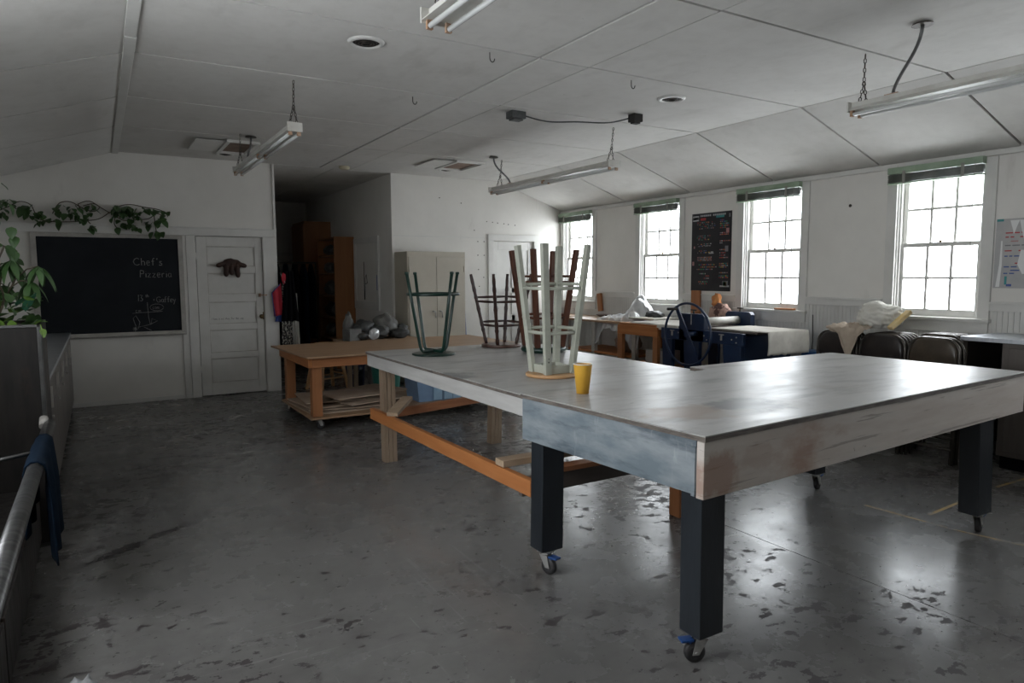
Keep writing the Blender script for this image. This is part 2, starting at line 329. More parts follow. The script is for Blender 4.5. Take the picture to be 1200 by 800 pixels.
# ------------------------------------------------------------------ mesh helpers
class MB:
    def __init__(s): s.v = []; s.f = []; s.sm = []
    def add(s, vs, fs, smooth=False):
        b = len(s.v)
        s.v += [tuple(v) for v in vs]
        for f in fs:
            s.f.append([i+b for i in f]); s.sm.append(smooth)
        return s
    def box(s, x0, x1, y0, y1, z0, z1, M=None):
        vs = [Vector((x, y, z)) for z in (z0, z1) for y in (y0, y1) for x in (x0, x1)]
        if M: vs = [M @ v for v in vs]
        return s.add(vs, [(0, 2, 3, 1), (4, 5, 7, 6), (0, 1, 5, 4), (2, 6, 7, 3), (0, 4, 6, 2), (1, 3, 7, 5)])
    def beam(s, p, q, w, h, up=(0, 0, 1), w2=None, h2=None):
        p = Vector(p); q = Vector(q); d = (q-p).normalized(); up = Vector(up)
        if abs(d.dot(up)) > .98: up = Vector((0, 1, 0))
        x = d.cross(up).normalized(); y = x.cross(d)
        w2 = w2 or w; h2 = h2 or h
        vs = []
        for c, a, b in ((p, w, h), (q, w2, h2)):
            for sx, sy in ((-1, -1), (1, -1), (1, 1), (-1, 1)): vs.append(c + x*a/2*sx + y*b/2*sy)
        return s.add(vs, [(3, 2, 1, 0), (4, 5, 6, 7), (0, 1, 5, 4), (1, 2, 6, 5), (2, 3, 7, 6), (3, 0, 4, 7)])
    def prism(s, pts, z0, z1):
        n = len(pts)
        vs = [(x, y, z0) for x, y in pts] + [(x, y, z1) for x, y in pts]
        return s.add(vs, [list(range(n))[::-1], list(range(n, 2*n))] + [(i, (i+1) % n, n+(i+1) % n, n+i) for i in range(n)])
    def tube(s, path, r, seg=8, closed=False, caps=True):
        P = [Vector(p) for p in path]; n = len(P)
        rs = r if isinstance(r, (list, tuple)) else [r]*n
        vs = []; x = None
        for i in range(n):
            if closed: d = P[(i+1) % n]-P[i-1]
            else: d = P[min(i+1, n-1)]-P[max(i-1, 0)]
            if d.length < 1e-7: d = P[min(i+1, n-1)]-P[i]
            d = d.normalized()
            if x is None: x = d.cross(Vector((0, 0, 1)) if abs(d.z) < .9 else Vector((0, 1, 0)))
            x2 = x-d*x.dot(d)
            if x2.length > 1e-3: x = x2
            x = x.normalized(); up = d.cross(x).normalized()
            for k in range(seg):
                a = 2*PI*k/seg
                vs.append(P[i] + (x*math.cos(a)+up*math.sin(a))*rs[i])
        fs = []
        for i in range(n if closed else n-1):
            j = (i+1) % n
            for k in range(seg):
                k2 = (k+1) % seg
                fs.append((i*seg+k, i*seg+k2, j*seg+k2, j*seg+k))
        s.add(vs, fs, True)
        if caps and not closed:
            b = len(s.v)-len(vs)
            s.f.append([b+k for k in range(seg)][::-1]); s.sm.append(False)
            s.f.append([b+(n-1)*seg+k for k in range(seg)]); s.sm.append(False)
        return s
    def lathe(s, prof, c=(0, 0, 0), seg=24, M=None, smooth=True, cap=True):
        vs = []; n = len(prof)
        for r, z in prof:
            for k in range(seg):
                a = 2*PI*k/seg
                v = Vector((r*math.cos(a), r*math.sin(a), z))
                if M: v = M @ v
                vs.append(v+Vector(c))
        fs = [(i*seg+k, i*seg+(k+1) % seg, (i+1)*seg+(k+1) % seg, (i+1)*seg+k) for i in range(n-1) for k in range(seg)]
        s.add(vs, fs, smooth)
        if not cap: return s
        b = len(s.v)-len(vs)
        s.f.append([b+k for k in range(seg)][::-1]); s.sm.append(False)
        s.f.append([b+(n-1)*seg+k for k in range(seg)]); s.sm.append(False)
        return s
    def cyl(s, p, q, r, seg=16):
        return s.tube([p, q], r, seg)
    def grid(s, fn, nu, nv, smooth=True):
        vs = [fn(i/nu, j/nv) for j in range(nv+1) for i in range(nu+1)]
        fs = [(j*(nu+1)+i, j*(nu+1)+i+1, (j+1)*(nu+1)+i+1, (j+1)*(nu+1)+i) for j in range(nv) for i in range(nu)]
        return s.add(vs, fs, smooth)
    def blob(s, c, r, amp=.25, fr=3, seed=0, sub=3, flat=None):
        bm = bmesh.new(); bmesh.ops.create_icosphere(bm, subdivisions=sub, radius=1)
        vs = []
        for v in bm.verts:
            d = v.co.normalized()
            k = 1+amp*noise.noise(d*fr+Vector((seed*7.3, seed*2.1, seed))) + amp*.5*noise.noise(d*fr*2.7+Vector((seed, 3, 1)))
            p = Vector((d.x*r[0]*k, d.y*r[1]*k, d.z*r[2]*k))+Vector(c)
            if flat is not None: p.z = max(p.z, flat)
            vs.append(p)
        fs = [[v.index for v in f.verts] for f in bm.faces]
        bm.free()
        return s.add(vs, fs, True)
    def build(s, name, material, parent=None, label=None, bevel=0, solid=0, kind=None, origin=None, double=False):
        me = bpy.data.meshes.new(name)
        off = Vector(origin) if origin else Vector((0, 0, 0))
        me.from_pydata([Vector(v)-off for v in s.v], [], s.f)
        me.polygons.foreach_set('use_smooth', s.sm)
        me.update()
        o = bpy.data.objects.new(name, me)
        COL.objects.link(o)
        me.materials.append(MT[material] if isinstance(material, str) else material)
        if parent: o.parent = parent
        if origin: o.location = off
        if solid:
            md = o.modifiers.new('thickness', 'SOLIDIFY'); md.thickness = solid; md.offset = 0
        if bevel:
            md = o.modifiers.new('bevel', 'BEVEL'); md.width = bevel; md.segments = 2; md.limit_method = 'ANGLE'; md.angle_limit = R(40)
        if label: o['label'] = label
        if kind: o['kind'] = kind
        return o

def thing(name, label, cat, loc=(0, 0, 0), rz=0, group=None):
    o = bpy.data.objects.new(name, None); COL.objects.link(o)
    o.empty_display_size = .05
    o.location = loc; o.rotation_euler = (0, 0, rz)
    tag(o, label, cat, group)
    return o
def tag(o, label, cat, group=None):
    o['label'] = label; o['category'] = cat
    if group: o['group'] = group
    return o
def dup(root, loc, rz=None, label=None):
    r = root.copy(); COL.objects.link(r); r.location = loc
    if rz is not None: r.rotation_euler = (0, 0, rz)
    if label: r['label'] = label
    for ch in list(root.children):
        c = ch.copy(); COL.objects.link(c); c.parent = r
        for g in ch.children:
            d = g.copy(); COL.objects.link(d); d.parent = c
    return r
def rel(mb, root):
    """world coordinates -> the thing's own frame (things with no turn)"""
    l = root.location
    mb.v = [(v[0]-l[0], v[1]-l[1], v[2]-l[2]) for v in mb.v]
    return mb

# ------------------------------------------------------------------ room shell
XL, YB, YF, ZC = -1.0, -3.6, 9.46, 2.987
FX0, FX1 = .25, 5.40        # folds of the ceiling
AX0, AX1, AY = 2.04, 3.66, 14.15
ZE = 2.578

# floor: two pours of concrete with a scored joint
fl = MB().box(XL-.2, 3.205, YB-.2, YF, -.1, 0).build('floor', 'concrete', kind='structure')
MB().box(3.211, WX+.2, YB-.2, YF, -.1, 0).build('floor_slab', 'concrete', fl)
MB().box(XL-.2, WX+.2, YF, AY+.2, -.1, 0).build('floor_slab', 'concrete', fl)
MB().box(XL-.2, WX+.2, YB-.2, AY+.2, -.14, -.1005).build('floor_slab', 'gap', fl)
MB().box(3.205, 3.211, YB-.2, YF, -.1, -.004).build('floor_joint', 'gap', fl)
# remnants of yellow line on the floor
for i, (p, q) in enumerate([((4.30, 2.10), (4.42, 1.60)), ((4.45, 2.28), (5.25, 2.33)), ((5.45, 2.34), (6.0, 2.33)), ((4.31, 2.1), (4.28, 2.6))]):
    MB().beam((*p, .0008), (*q, .0008), .022, .001).build('floor_tape', 'tapeyel', fl)

# right wall with openings
def window_wall():
    mb = MB()
    ys = [YB-.2] + sorted([y for a in WIN for y in a]) + [YF]
    for i in range(len(ys)-1):
        a, b = ys[i], ys[i+1]
        if i % 2 == 1:
            mb.box(WX, WX+.16, a, b, 0, WZ0); mb.box(WX, WX+.16, a, b, WZ1, ZE+.1)
        else: mb.box(WX, WX+.16, a, b, 0, ZE+.1)
    return mb
wr = window_wall().build('wall_right', 'wall', kind='structure')
# beadboard below the rail: narrow boards with grooves, one relief
bb = MB()
y = YB
solid_top = 1.20
while y < YF-.02:
    y1 = min(y+.043, YF)
    inwin = any(a-.10 < (y+y1)/2 < b+.10 for a, b in WIN)
    bb.box(WX-.012, WX-.0005, y+.0012, y1-.0012, 0.12, .995 if inwin else solid_top)
    y += .0435
bb.build('beadboard', 'wallboard', wr, kind='stuff')
base = MB().box(WX-.02, WX, YB, YF-.03, 0, .12).build('baseboard_right', 'trim', kind='structure')
segs = [YB] + sorted([v for a, b in WIN for v in (a-.095, b+.095)]) + [YF-.002]
n_ = 0
for i in range(0, len(segs)-1, 2):
    if segs[i+1]-segs[i] < .05: continue
    n_ += 1
    rail = MB().box(WX-.022, WX-.0005, segs[i], segs[i+1], 1.20, 1.272).box(WX-.034, WX-.0005, segs[i], segs[i+1], 1.262, 1.282)
    rail.build('trim_%d' % n_, 'trim', kind='structure', bevel=.002)
MB().box(WX-.03, WX-.0005, YB, YF-.001, 2.525, 2.572).build('trim_20', 'trim', kind='structure', bevel=.004)

# far wall (left of the alcove, right of the alcove, gable slopes)
D1 = (1.065, 1.865, 2.035)
D2 = (5.34, 6.08, 2.065)
wb = MB()
T = .12
def gab(x): # ceiling height along x
    if x < FX0: return ZC-(FX0-x)*(ZC-ZE)/(FX0-XL)
    if x > FX1: return ZC-(x-FX1)*(ZC-ZE)/(WX-FX1)
    return ZC
def wallpoly(mb, xs, z0, y0, y1):
    for a, b in zip(xs[:-1], xs[1:]):
        vs = [(a, y0, z0), (b, y0, z0), (b, y0, gab(b)+.03), (a, y0, gab(a)+.03), (a, y1, z0), (b, y1, z0), (b, y1, gab(b)+.03), (a, y1, gab(a)+.03)]
        mb.add(vs, [(0, 1, 2, 3), (7, 6, 5, 4), (0, 4, 5, 1), (1, 5, 6, 2), (2, 6, 7, 3), (3, 7, 4, 0)])
wallpoly(wb, [XL-.1, FX0, D1[0]], 0, YF, YF+T)
wallpoly(wb, [D1[0], D1[1]], D1[2], YF, YF+T)
wallpoly(wb, [D1[1], AX0], 0, YF, YF+T)
wf = wb.build('wall_far', 'wall', kind='structure')
wb = MB()
wallpoly(wb, [AX1, D2[0]], 0, YF, YF+T)
wallpoly(wb, [D2[0], FX1, D2[1]], D2[2], YF, YF+T)
wallpoly(wb, [D2[1], WX], 0, YF, YF+T)
wb.build('wall_far_right', 'wall', kind='structure')
wb = MB(); wallpoly(wb, [XL-.1, FX0, FX1, WX+.1], 0, YB-.12, YB); wb.build('wall_near', 'wall', kind='structure')
mb = MB()
ys = [YB] + sorted([y for a in LWIN for y in a]) + [YF]
for i in range(len(ys)-1):
    if i % 2: mb.box(XL-.12, XL, ys[i], ys[i+1], 0, WZ0); mb.box(XL-.12, XL, ys[i], ys[i+1], WZ1, ZE+.08)
    else: mb.box(XL-.12, XL, ys[i], ys[i+1], 0, ZE+.08)
mb.build('wall_left', 'wall', kind='structure')
for k_, (a, b) in enumerate(LWIN):
    mb = MB()
    for (y0, y1, z0, z1) in ((a-.09, a, 1.06, 2.55), (b, b+.09, 1.06, 2.55), (a, b, WZ1, 2.55), (a, b, 1.06, WZ0)): mb.box(XL, XL+.02, y0, y1, z0, z1)
    for yy in (a+.02, a+(b-a)/3, a+(b-a)*2/3, b-.02): mb.box(XL-.08, XL-.05, yy-.012, yy+.012, WZ0, WZ1)
    for zz in (WZ0+.03, 1.47, 1.81, 2.14, WZ1-.02): mb.box(XL-.08, XL-.05, a, b, zz-.014, zz+.014)
    mb.build('window_%d' % (10+k_), 'trim', kind='structure')
MB().box(AX0-.1, AX0, YF+T, AY, 0, ZC).build('wall_alcove_left', 'wall', kind='structure')
MB().box(AX1, AX1+.1, YF+T, AY, 0, ZC).build('wall_alcove_right', 'wall', kind='structure')
ab = MB().box(AX0-.1, AX1+.1, AY, AY+.1, 0, ZC).build('wall_alcove_back', 'wall', kind='structure')
MB().box(AX0, AX1, AY-.02, AY, 1.93, 2.0).build('rail', 'trim', ab)

# ceiling panels with real joints on a dark deck
JY = [YB, -2.06, -.84, .38, 1.60, 2.82, 4.03, 5.275, 6.55, 7.82, YF]
ce = MB().box(XL-.1, WX+.16, YB-.12, AY+.1, ZC+.03, ZC+.09).build('ceiling', 'gap', kind='structure')
g = .011
for j in range(len(JY)-1):
    a, b = JY[j]+g, JY[j+1]-g
    MB().box(FX0+.03, 2.65-.018, a, b, ZC, ZC+.02).build('ceiling_panel', 'ceil', ce)
    MB().box(2.65, 3.05, a, b, ZC-.004, ZC+.02).build('ceiling_panel', 'ceil', ce)
    MB().box(3.05+.016, FX1-.010, a, b, ZC, ZC+.02).build('ceiling_panel', 'ceil', ce)
    # sloping panels
    for (xa, xb) in ((XL, FX0-.03), (FX1+.005, WX)):
        mb = MB(); xa2, xb2 = xa, xb
        vs = [(xa2, a, gab(xa2)), (xb2, a, gab(xb2)), (xb2, b, gab(xb2)), (xa2, b, gab(xa2))]
        vs += [(x, y_, z+.02) for x, y_, z in vs]
        mb.add(vs, [(3, 2, 1, 0), (4, 5, 6, 7), (0, 1, 5, 4), (1, 2, 6, 5), (2, 3, 7, 6), (3, 0, 4, 7)])
        mb.build('ceiling_panel', 'ceil', ce)
# slope backing
mb = MB()
for (xa, xb) in ((XL-.1, FX0), (FX1, WX+.1)):
    vs = [(xa, YB, gab(xa)+.024), (xb, YB, gab(xb)+.024), (xb, YF, gab(xb)+.024), (xa, YF, gab(xa)+.024)]
    vs += [(x, y_, z+.03) for x, y_, z in vs]
    mb.add(vs, [(3, 2, 1, 0), (4, 5, 6, 7), (0, 1, 5, 4), (1, 2, 6, 5), (2, 3, 7, 6), (3, 0, 4, 7)])
mb.build('slope_backing', 'gap', ce)
for (y0, y1) in ((YF+.005, 11.0), (11.01, 12.4), (12.41, AY)):
    MB().box(AX0, 2.83, y0, y1, ZC-.002, ZC+.02).build('ceiling_panel', 'ceil', ce)
    MB().box(2.84, AX1, y0, y1, ZC-.002, ZC+.02).build('ceiling_panel', 'ceil', ce)
# fold battens, left one wide and warped in two lengths
MB().box(FX0-.035, FX0+.03, 4.90, YF, ZC-.022, ZC-.004).build('trim_21', 'trim', kind='structure', bevel=.003)
MB().box(FX0-.04, FX0+.026, YB, 4.89, ZC-.020, ZC-.003).build('trim_22', 'trim', kind='structure', bevel=.003)
# far wall trims: rail above the blackboard, casings, corner post
def trim(n, *b, m='trim', bev=.003): return MB().box(*b).build('trim_%d' % n, m, kind='structure', bevel=bev)
trim(23, XL, 2.045, YF-.022, YF-.0005, 2.035, 2.125)
trim(24, XL, 2.05, YF-.034, YF-.0005, 2.125, 2.14)
trim(25, .955, 1.055, YF-.02, YF-.0005, 0, 2.034)
trim(26, .875, .95, YF-.014, YF-.0005, 0, 2.034)
trim(27, 1.872, 2.045, YF-.02, YF-.0005, 0, 2.034)
trim(28, 2.015, 2.045, YF-.016, YF+T, 2.14, ZC-.001)
trim(29, XL, .87, YF-.012, YF-.0005, 0, .05)
for i, b in enumerate([(5.235, 5.335, 0, 2.07), (6.085, 6.19, 0, 2.07), (5.235, 6.19, 2.071, 2.165)]):
    trim(30+i, b[0], b[1], YF-.022, YF-.0005, b[2], b[3])
trim(33, AX1+.02, 5.23, YF-.008, YF-.0005, 2.10, 2.112, bev=0)

# ------------------------------------------------------------------ windows 1..4 (and two more out of sight that light the room)
def window(n, a, b):
    mb = MB()
    t = .022
    for (y0, y1, z0, z1) in ((a-.095, a, 1.09, 2.522), (b, b+.095, 1.09, 2.522), (a, b, WZ1, 2.522)):
        mb.box(WX-t, WX-.0005, y0, y1, z0, z1)
    # jambs
    mb.box(WX, WX+.15, a, a+.012, WZ0, WZ1); mb.box(WX, WX+.15, b-.012, b, WZ0, WZ1); mb.box(WX, WX+.15, a+.012, b-.012, WZ1-.012, WZ1)
    win = mb.build('window_%d' % n, 'trim', kind='structure', bevel=.002)
    MB().box(WX-.055, WX+.15, a-.11 if n != 1 else a-.11, min(b+.11, YF-.001), 1.098, 1.128).build('sill', 'trim', win, bevel=.004)
    MB().box(WX-.02, WX-.0005, a-.09, min(b+.09, YF-.001), 1.0, 1.097).build('sill_apron', 'trim', win, bevel=.002)
    MB().box(WX+.02, WX+.035, a+.012, a+.028, WZ0, WZ1-.012).box(WX+.02, WX+.035, b-.028, b-.012, WZ0, WZ1-.012).build('window_stop', 'trim', win)
    zm = 1.795
    for (x0, x1, z0, z1, nm) in ((WX+.045, WX+.08, WZ0+.001, zm+.02, 'lower'), (WX+.085, WX+.12, zm-.02, WZ1-.013, 'upper')):
        sw = .042
        y0, y1 = a+.014, b-.014
        br = .065 if nm == 'lower' else .035
        f = MB().box(x0, x1, y0, y0+sw, z0, z1).box(x0, x1, y1-sw, y1, z0, z1).box(x0, x1, y0+sw, y1-sw, z0, z0+br).box(x0, x1, y0+sw, y1-sw, z1-.038, z1)
        sash = f.build('sash', 'trim', win, bevel=.002)
        gy0, gy1, gz0, gz1 = y0+sw, y1-sw, z0+br, z1-.038
        mu = MB()
        for k in (1, 2):
            yy = gy0+(gy1-gy0)*k/3
            mu.box(x0+.005, x1-.005, yy-.012, yy+.012, gz0, gz1)
        zz = (gz0+gz1)/2
        mu.box(x0+.006, x1-.006, gy0, gy1, zz-.012, zz+.012)
        mu.build('muntins', 'trim', sash)
        xm = (x0+x1)/2
        for k in range(3):
            for q in range(2):
                pa = gy0+(gy1-gy0)*k/3+(.012 if k else 0); pb = gy0+(gy1-gy0)*(k+1)/3-(.012 if k < 2 else 0)
                za = (gz0, zz+.012)[q]; zb = (zz-.012, gz1)[q]
                MB().add([(xm, pa, za), (xm, pb, za), (xm, pb, zb), (xm, pa, zb)], [(0, 1, 2, 3)]).build('pane', 'glass', sash)
    MB().lathe([(.012, 0), (.014, .012), (.006, .02)], (WX+.06, (a+b)/2, zm+.02), 10).build('sash_lock', 'brass', win)
    return win
for i, (a, b) in enumerate(WIN): window(i+1, a, b)

# blinds raised to the window heads
def blind(a, b, label, seed):
    rnd = random.Random(seed)
    y0, y1 = a-.01, b+.065
    t = thing('venetian_blind', label, 'blind', (WX-.06, (y0+y1)/2, 2.53), group='raised blinds on the window wall')
    h = (y1-y0)/2
    MB().box(-.03, .035, -h, h, -.062, -.002).build('headrail', 'blind', t, bevel=.004)
    sl = MB()
    for k in range(14):
        z = -.070-k*.0052
        e = rnd.uniform(-.004, .004)
        sl.box(-.026+e, .026+e, -h+.004, h-.004, z-.0014, z+.0014)
    sl.build('slats', 'blinddark', t, kind='stuff')
    MB().box(-.028, .028, -h+.002, h-.002, -.158, -.144).build('bottom_rail', 'blind', t, bevel=.003)
    for yy in (-h+.16, h-.16):
        MB().box(-.034, -.031, yy-.014, yy+.014, -.16, -.04).build('ladder_tape', 'tape_b', t)
    MB().tube([(-.034, -h+.06, -.06), (-.04, -h+.062, -.4), (-.036, -h+.058, -.95)], .0025, 5).build('cord', 'tape_b', t)
    return t
blind(*WIN[0], 'raised green-grey venetian blind on the farthest window, in the room corner', 1)
blind(*WIN[1], 'raised green-grey venetian blind on the window left of the black poster', 2)
blind(*WIN[2], 'raised green-grey venetian blind on the window right of the black poster', 3)
blind(*WIN[3], 'raised green-grey venetian blind on the nearest, rightmost window', 4)

# ------------------------------------------------------------------ doors
def panel_door(n, x0, x1, zt, panels, yf):
    """frame of stiles and rails with recessed panels, seen from -y"""
    d = MB()
    px0, px1 = panels[0][0], panels[0][1]
    th = .04
    d.box(x0, px0, yf, yf+th, .01, zt); d.box(px1, x1, yf, yf+th, .01, zt)
    zs = sorted(set([(p[2], p[3]) for p in panels]))
    prev = .01
    for za, zb in zs:
        d.box(px0, px1, yf, yf+th, prev, za); prev = zb
    d.box(px0, px1, yf, yf+th, prev, zt)
    cols = sorted(set([(p[0], p[1]) for p in panels]))
    o = d.build('door_%d' % n, 'door', kind='structure', bevel=.003)
    return o
P1 = [(1.19, 1.77, a, b) for a, b in ((.165, .48), (.55, .845), (.92, 1.205), (1.30, 1.57), (1.655, 1.91))]
d1 = panel_door(1, 1.072, 1.858, 2.028, P1, YF+.012)
for p in P1:
    MB().box(p[0], p[1], YF+.026, YF+.042, p[2], p[3]).build('door_panel', 'door', d1)
    q = MB()
    for (x0, x1, z0, z1) in ((p[0], p[1], p[2], p[2]+.012), (p[0], p[1], p[3]-.012, p[3]), (p[0], p[0]+.012, p[2]+.012, p[3]-.012), (p[1]-.012, p[1], p[2]+.012, p[3]-.012)):
        q.box(x0, x1, YF+.018, YF+.027, z0, z1)
    q.build('panel_moulding', 'dirtytrim', d1, bevel=.002)
def knobM(c): return Matrix.Rotation(R(90), 4, 'X')
MB().lathe([(.010, 0), (.010, .03), (.026, .034), (.030, .048), (.022, .062), (.008, .066)], (1.822, YF+.012, 1.005), 16, knobM(0)).build('door_knob', 'brass', d1)
MB().box(1.843, 1.857, YF+.006, YF+.0118, .96, 1.06).build('latch_plate', 'brass', d1)
for z in (.35, 1.78): MB().cyl((1.066, YF+.006, z-.045), (1.066, YF+.006, z+.045), .007, 8).build('hinge', 'trim', d1)
MB().box(1.80, 1.90, YF-.03, YF-.021, 1.275, 1.29).box(1.80, 1.822, YF-.03, YF+.011, 1.26, 1.305).build('hasp', 'rust', d1)
P2 = [(5.43, 5.99, .2, .75), (5.43, 5.99, .9, 1.25), (5.43, 5.99, 1.33, 1.93)]
d2_ = panel_door(2, 5.345, 6.075, 2.06, P2, YF+.02)
for p in P2: 
    for (a, b) in ((p[0], 5.68), (5.74, p[1])):
        MB().box(a, b, YF+.034, YF+.05, p[2], p[3]).build('door_panel', 'door', d2_)
MB().box(5.68, 5.74, YF+.02, YF+.055, .2, 1.93).build('door_stile', 'door', d2_, bevel=.002)
MB().lathe([(.010, 0), (.010, .03), (.026, .034), (.030, .048), (.022, .062), (.008, .066)], (5.385, YF+.02, 1.02), 16, knobM(0)).build('door_knob', 'zinc', d2_)
# added dark sheets, coloured as the unlit space behind the doors
MB().box(1.0, 1.95, YF+.125, YF+.14, 0, 2.2).box(5.2, 6.2, YF+.125, YF+.14, 0, 2.2).build('trim_40', 'gap', kind='structure')

nh = MB()
for (x, z) in [(5.22+.10*k+.02*math.sin(k*3), 2.36-.008*k) for k in range(6)]+[(5.06, 2.05), (5.17, 2.05), (5.06, 1.84), (5.17, 1.84), (5.07, 1.62), (5.16, 1.50), (4.42, 2.68), (4.78, 2.62), (5.0, 2.22), (5.1, 1.2), (5.08, 1.36)]:
    nh.box(x-.008, x+.008, YF-.003, YF-.0003, z-.007, z+.007)
nh.build('nail_holes', 'gap', bpy.data.objects['wall_far_right'], kind='stuff')
MB().cyl((WX-.004, 4.33, 2.22), (WX-.0003, 4.33, 2.22), .016, 12).build('dark_hole', 'gap', wr)
# stroke lettering
SF = {'C': [[(.9, .85), (.6, 1), (.2, .85), (0, .5), (.2, .12), (.6, 0), (.95, .15)]], 'h': [[(0, 1), (0, 0)], [(0, .45), (.3, .6), (.5, .45), (.5, 0)]],
      'e': [[(0, .32), (.5, .36), (.4, .6), (.1, .58), (0, .3), (.15, 0), (.5, .06)]], 'f': [[(.5, .95), (.3, 1), (.2, .8), (.2, 0)], [(0, .55), (.42, .58)]],
      "'": [[(.1, 1), (.05, .8)]], 's': [[(.45, .55), (.1, .55), (.1, .35), (.45, .25), (.4, .02), (0, .03)]],
      'P': [[(0, 0), (.05, 1)], [(.05, 1), (.55, .9), (.55, .55), (.05, .5)]], 'i': [[(.1, .55), (.1, 0)], [(.1, .75), (.12, .78)]],
      'z': [[(0, .55), (.45, .55), (0, 0), (.5, .02)]], 'r': [[(0, .55), (.05, 0)], [(.05, .4), (.25, .58), (.4, .5)]],
      'a': [[(.45, .5), (.15, .58), (0, .25), (.2, 0), (.45, .2), (.45, .55), (.52, 0)]], '1': [[(.15, 1), (.12, 0)]],
      '3': [[(0, .95), (.45, .9), (.2, .55), (.5, .3), (.3, 0), (0, .08)]], 't': [[(.15, .8), (.15, .05), (.35, 0)], [(0, .5), (.35, .52)]],
      '+': [[(0, .35), (.4, .35)], [(.2, .55), (.2, .12)]], 'G': [[(.85, .85), (.5, 1), (.1, .8), (0, .4), (.3, .02), (.75, .1), (.8, .45), (.5, .45)]],
      'y': [[(0, .55), (.2, .15)], [(.5, .58), (.1, -.4)]], 'o': [[(.25, .58), (0, .3), (.2, 0), (.45, .25), (.25, .58)]], 'm': [[(0, .5), (0, 0)], [(0, .4), (.2, .55), (.3, 0)], [(.3, .4), (.5, .55), (.6, 0)]],
      'n': [[(0, .5), (0, 0)], [(0, .4), (.3, .55), (.4, 0)]], 'I': [[(.1, 1), (.1, 0)]], 'l': [[(.1, 1), (.1, 0)]], 'w': [[(0, .5), (.15, 0), (.3, .4), (.45, 0), (.6, .5)]], 'c': [[(.45, .5), (.1, .5), (0, .2), (.2, 0), (.45, .1)]]}
def write(mb, txt, x, z, h, fn, r, sp=.28, seg=4):
    for ch in txt:
        if ch == ' ': x += h*.5; continue
        wd = 0
        for st in SF[ch]:
            mb.tube([fn(x+px*h*.8, z+pz*h) for px, pz in st], r, seg, caps=False)
            wd = max(wd, max(p[0] for p in st))
        x += (wd*.8+sp)*h
    return x

# blackboard
yb_ = YF-.0235
cb = thing('blackboard', 'black chalkboard with a worn pale frame on the far wall, under the trailing vine', 'blackboard', (.15, YF-.01, .83))
rel(MB().box(-.575, .865, YF-.022, YF-.0135, .865, 1.985), cb).build('board', 'chalk', cb)
fr = MB()
for (x0, x1, z0, z1) in ((-.63, -.575, .81, 2.03), (.865, .92, .81, 2.03), (-.575, .865, 1.985, 2.03), (-.575, .865, .81, .865)):
    fr.box(x0, x1, YF-.036, YF-.0235 if x0 < .8 and z0 > .9 and False else YF-.013, z0, z1)
rel(fr, cb).build('frame', 'frame_w', cb, bevel=.003)
rel(MB().box(-.60, .90, YF-.065, YF-.037, .822, .836), cb).build('chalk_ledge', 'frame_w', cb)
tx = MB(); F = lambda x, z: (x, yb_, z)
write(tx, "Chef's", .375, 1.665, .085, F, .0042, .24)
write(tx, 'Pizzeria', .44, 1.52, .085, F, .0042, .20)
write(tx, '13', .40, 1.235, .075, F, .0038, .2)
write(tx, 'th', .485, 1.28, .035, F, .003, .2)
write(tx, '+', .565, 1.23, .05, F, .0034)
write(tx, 'Gaffey', .60, 1.215, .068, F, .0036, .08)
rel(tx, cb).build('chalk_writing', 'chalkline', cb, 'faint chalk words on the board')
tx = MB()
tx.tube([F(.335, 1.09), F(.66, 1.105)], .003, 4); tx.tube([F(.50, 1.22), F(.505, 1.04), F(.52, .95)], .003, 4)
tx.tube([F(.60+.075*math.cos(a), 1.155+.042*math.sin(a)) for a in [k*.6 for k in range(11)]], .0026, 4)
write(tx, 'com', .555, 1.135, .05, F, .0022, .1); write(tx, 'cm', .37, 1.10, .05, F, .0022)
tx.tube([F(.34, 1.03), F(.37, 1.06), F(.41, .98), F(.39, .90), F(.36, .95), F(.34, 1.03)], .0028, 4)
tx.tube([F(.39, .92), F(.52, .95), F(.60, .99), F(.54, 1.02), F(.53, .95)], .0028, 4)
tx.tube([F(.45, .92), F(.53, .875)], .003, 4)
for a in range(4):
    c, s = math.cos(a*.8), math.sin(a*.8); tx.tube([F(.355-.025*c, .90-.025*s), F(.355+.025*c, .90+.025*s)], .003, 4)
rel(tx, cb).build('chalk_sketch', 'chalkline', cb, 'small chalk map sketch below the words')
# pencilled line on the door
tx = MB(); F2 = lambda x, z: (x, YF+.0255, z)
write(tx, "I hom it not thinc for the way", 1.225, .975, .026, F2, .0013, .16)
tx.build('handwritten_line', 'ink', d1, 'small black handwriting on the middle panel')

# glove on the door
gl = MB()
c = Vector((1.475, YF-.012, 1.66))
gl.blob(c+Vector((0, 0, .02)), (.115, .035, .075), .15, 2, 3)
def finger(p, q, r): gl.tube([Vector(p)*(1-t)+Vector(q)*t for t in (0, .25, .5, .75, .93, 1)], [r, r*1.08, r, r*1.0, r*.75, r*.25], 10)
for dx, dz in ((-.062, -.135), (.0, -.115), (.07, -.15)):
    finger(c+Vector((dx*.9, -.004, .03)), c+Vector((dx*1.1, -.012, dz)), .032)
finger(c+Vector((-.06, 0, .035)), c+Vector((-.18, -.006, .0)), .030)
finger(c+Vector((.06, 0, .035)), c+Vector((.185, -.006, -.005)), .030)
o = gl.build('work_glove', 'glovebrown', origin=(1.475, YF-.012, 1.66))
tag(o, 'dark brown glove pinned fingers down on the upper panels of the five-panel door', 'glove')

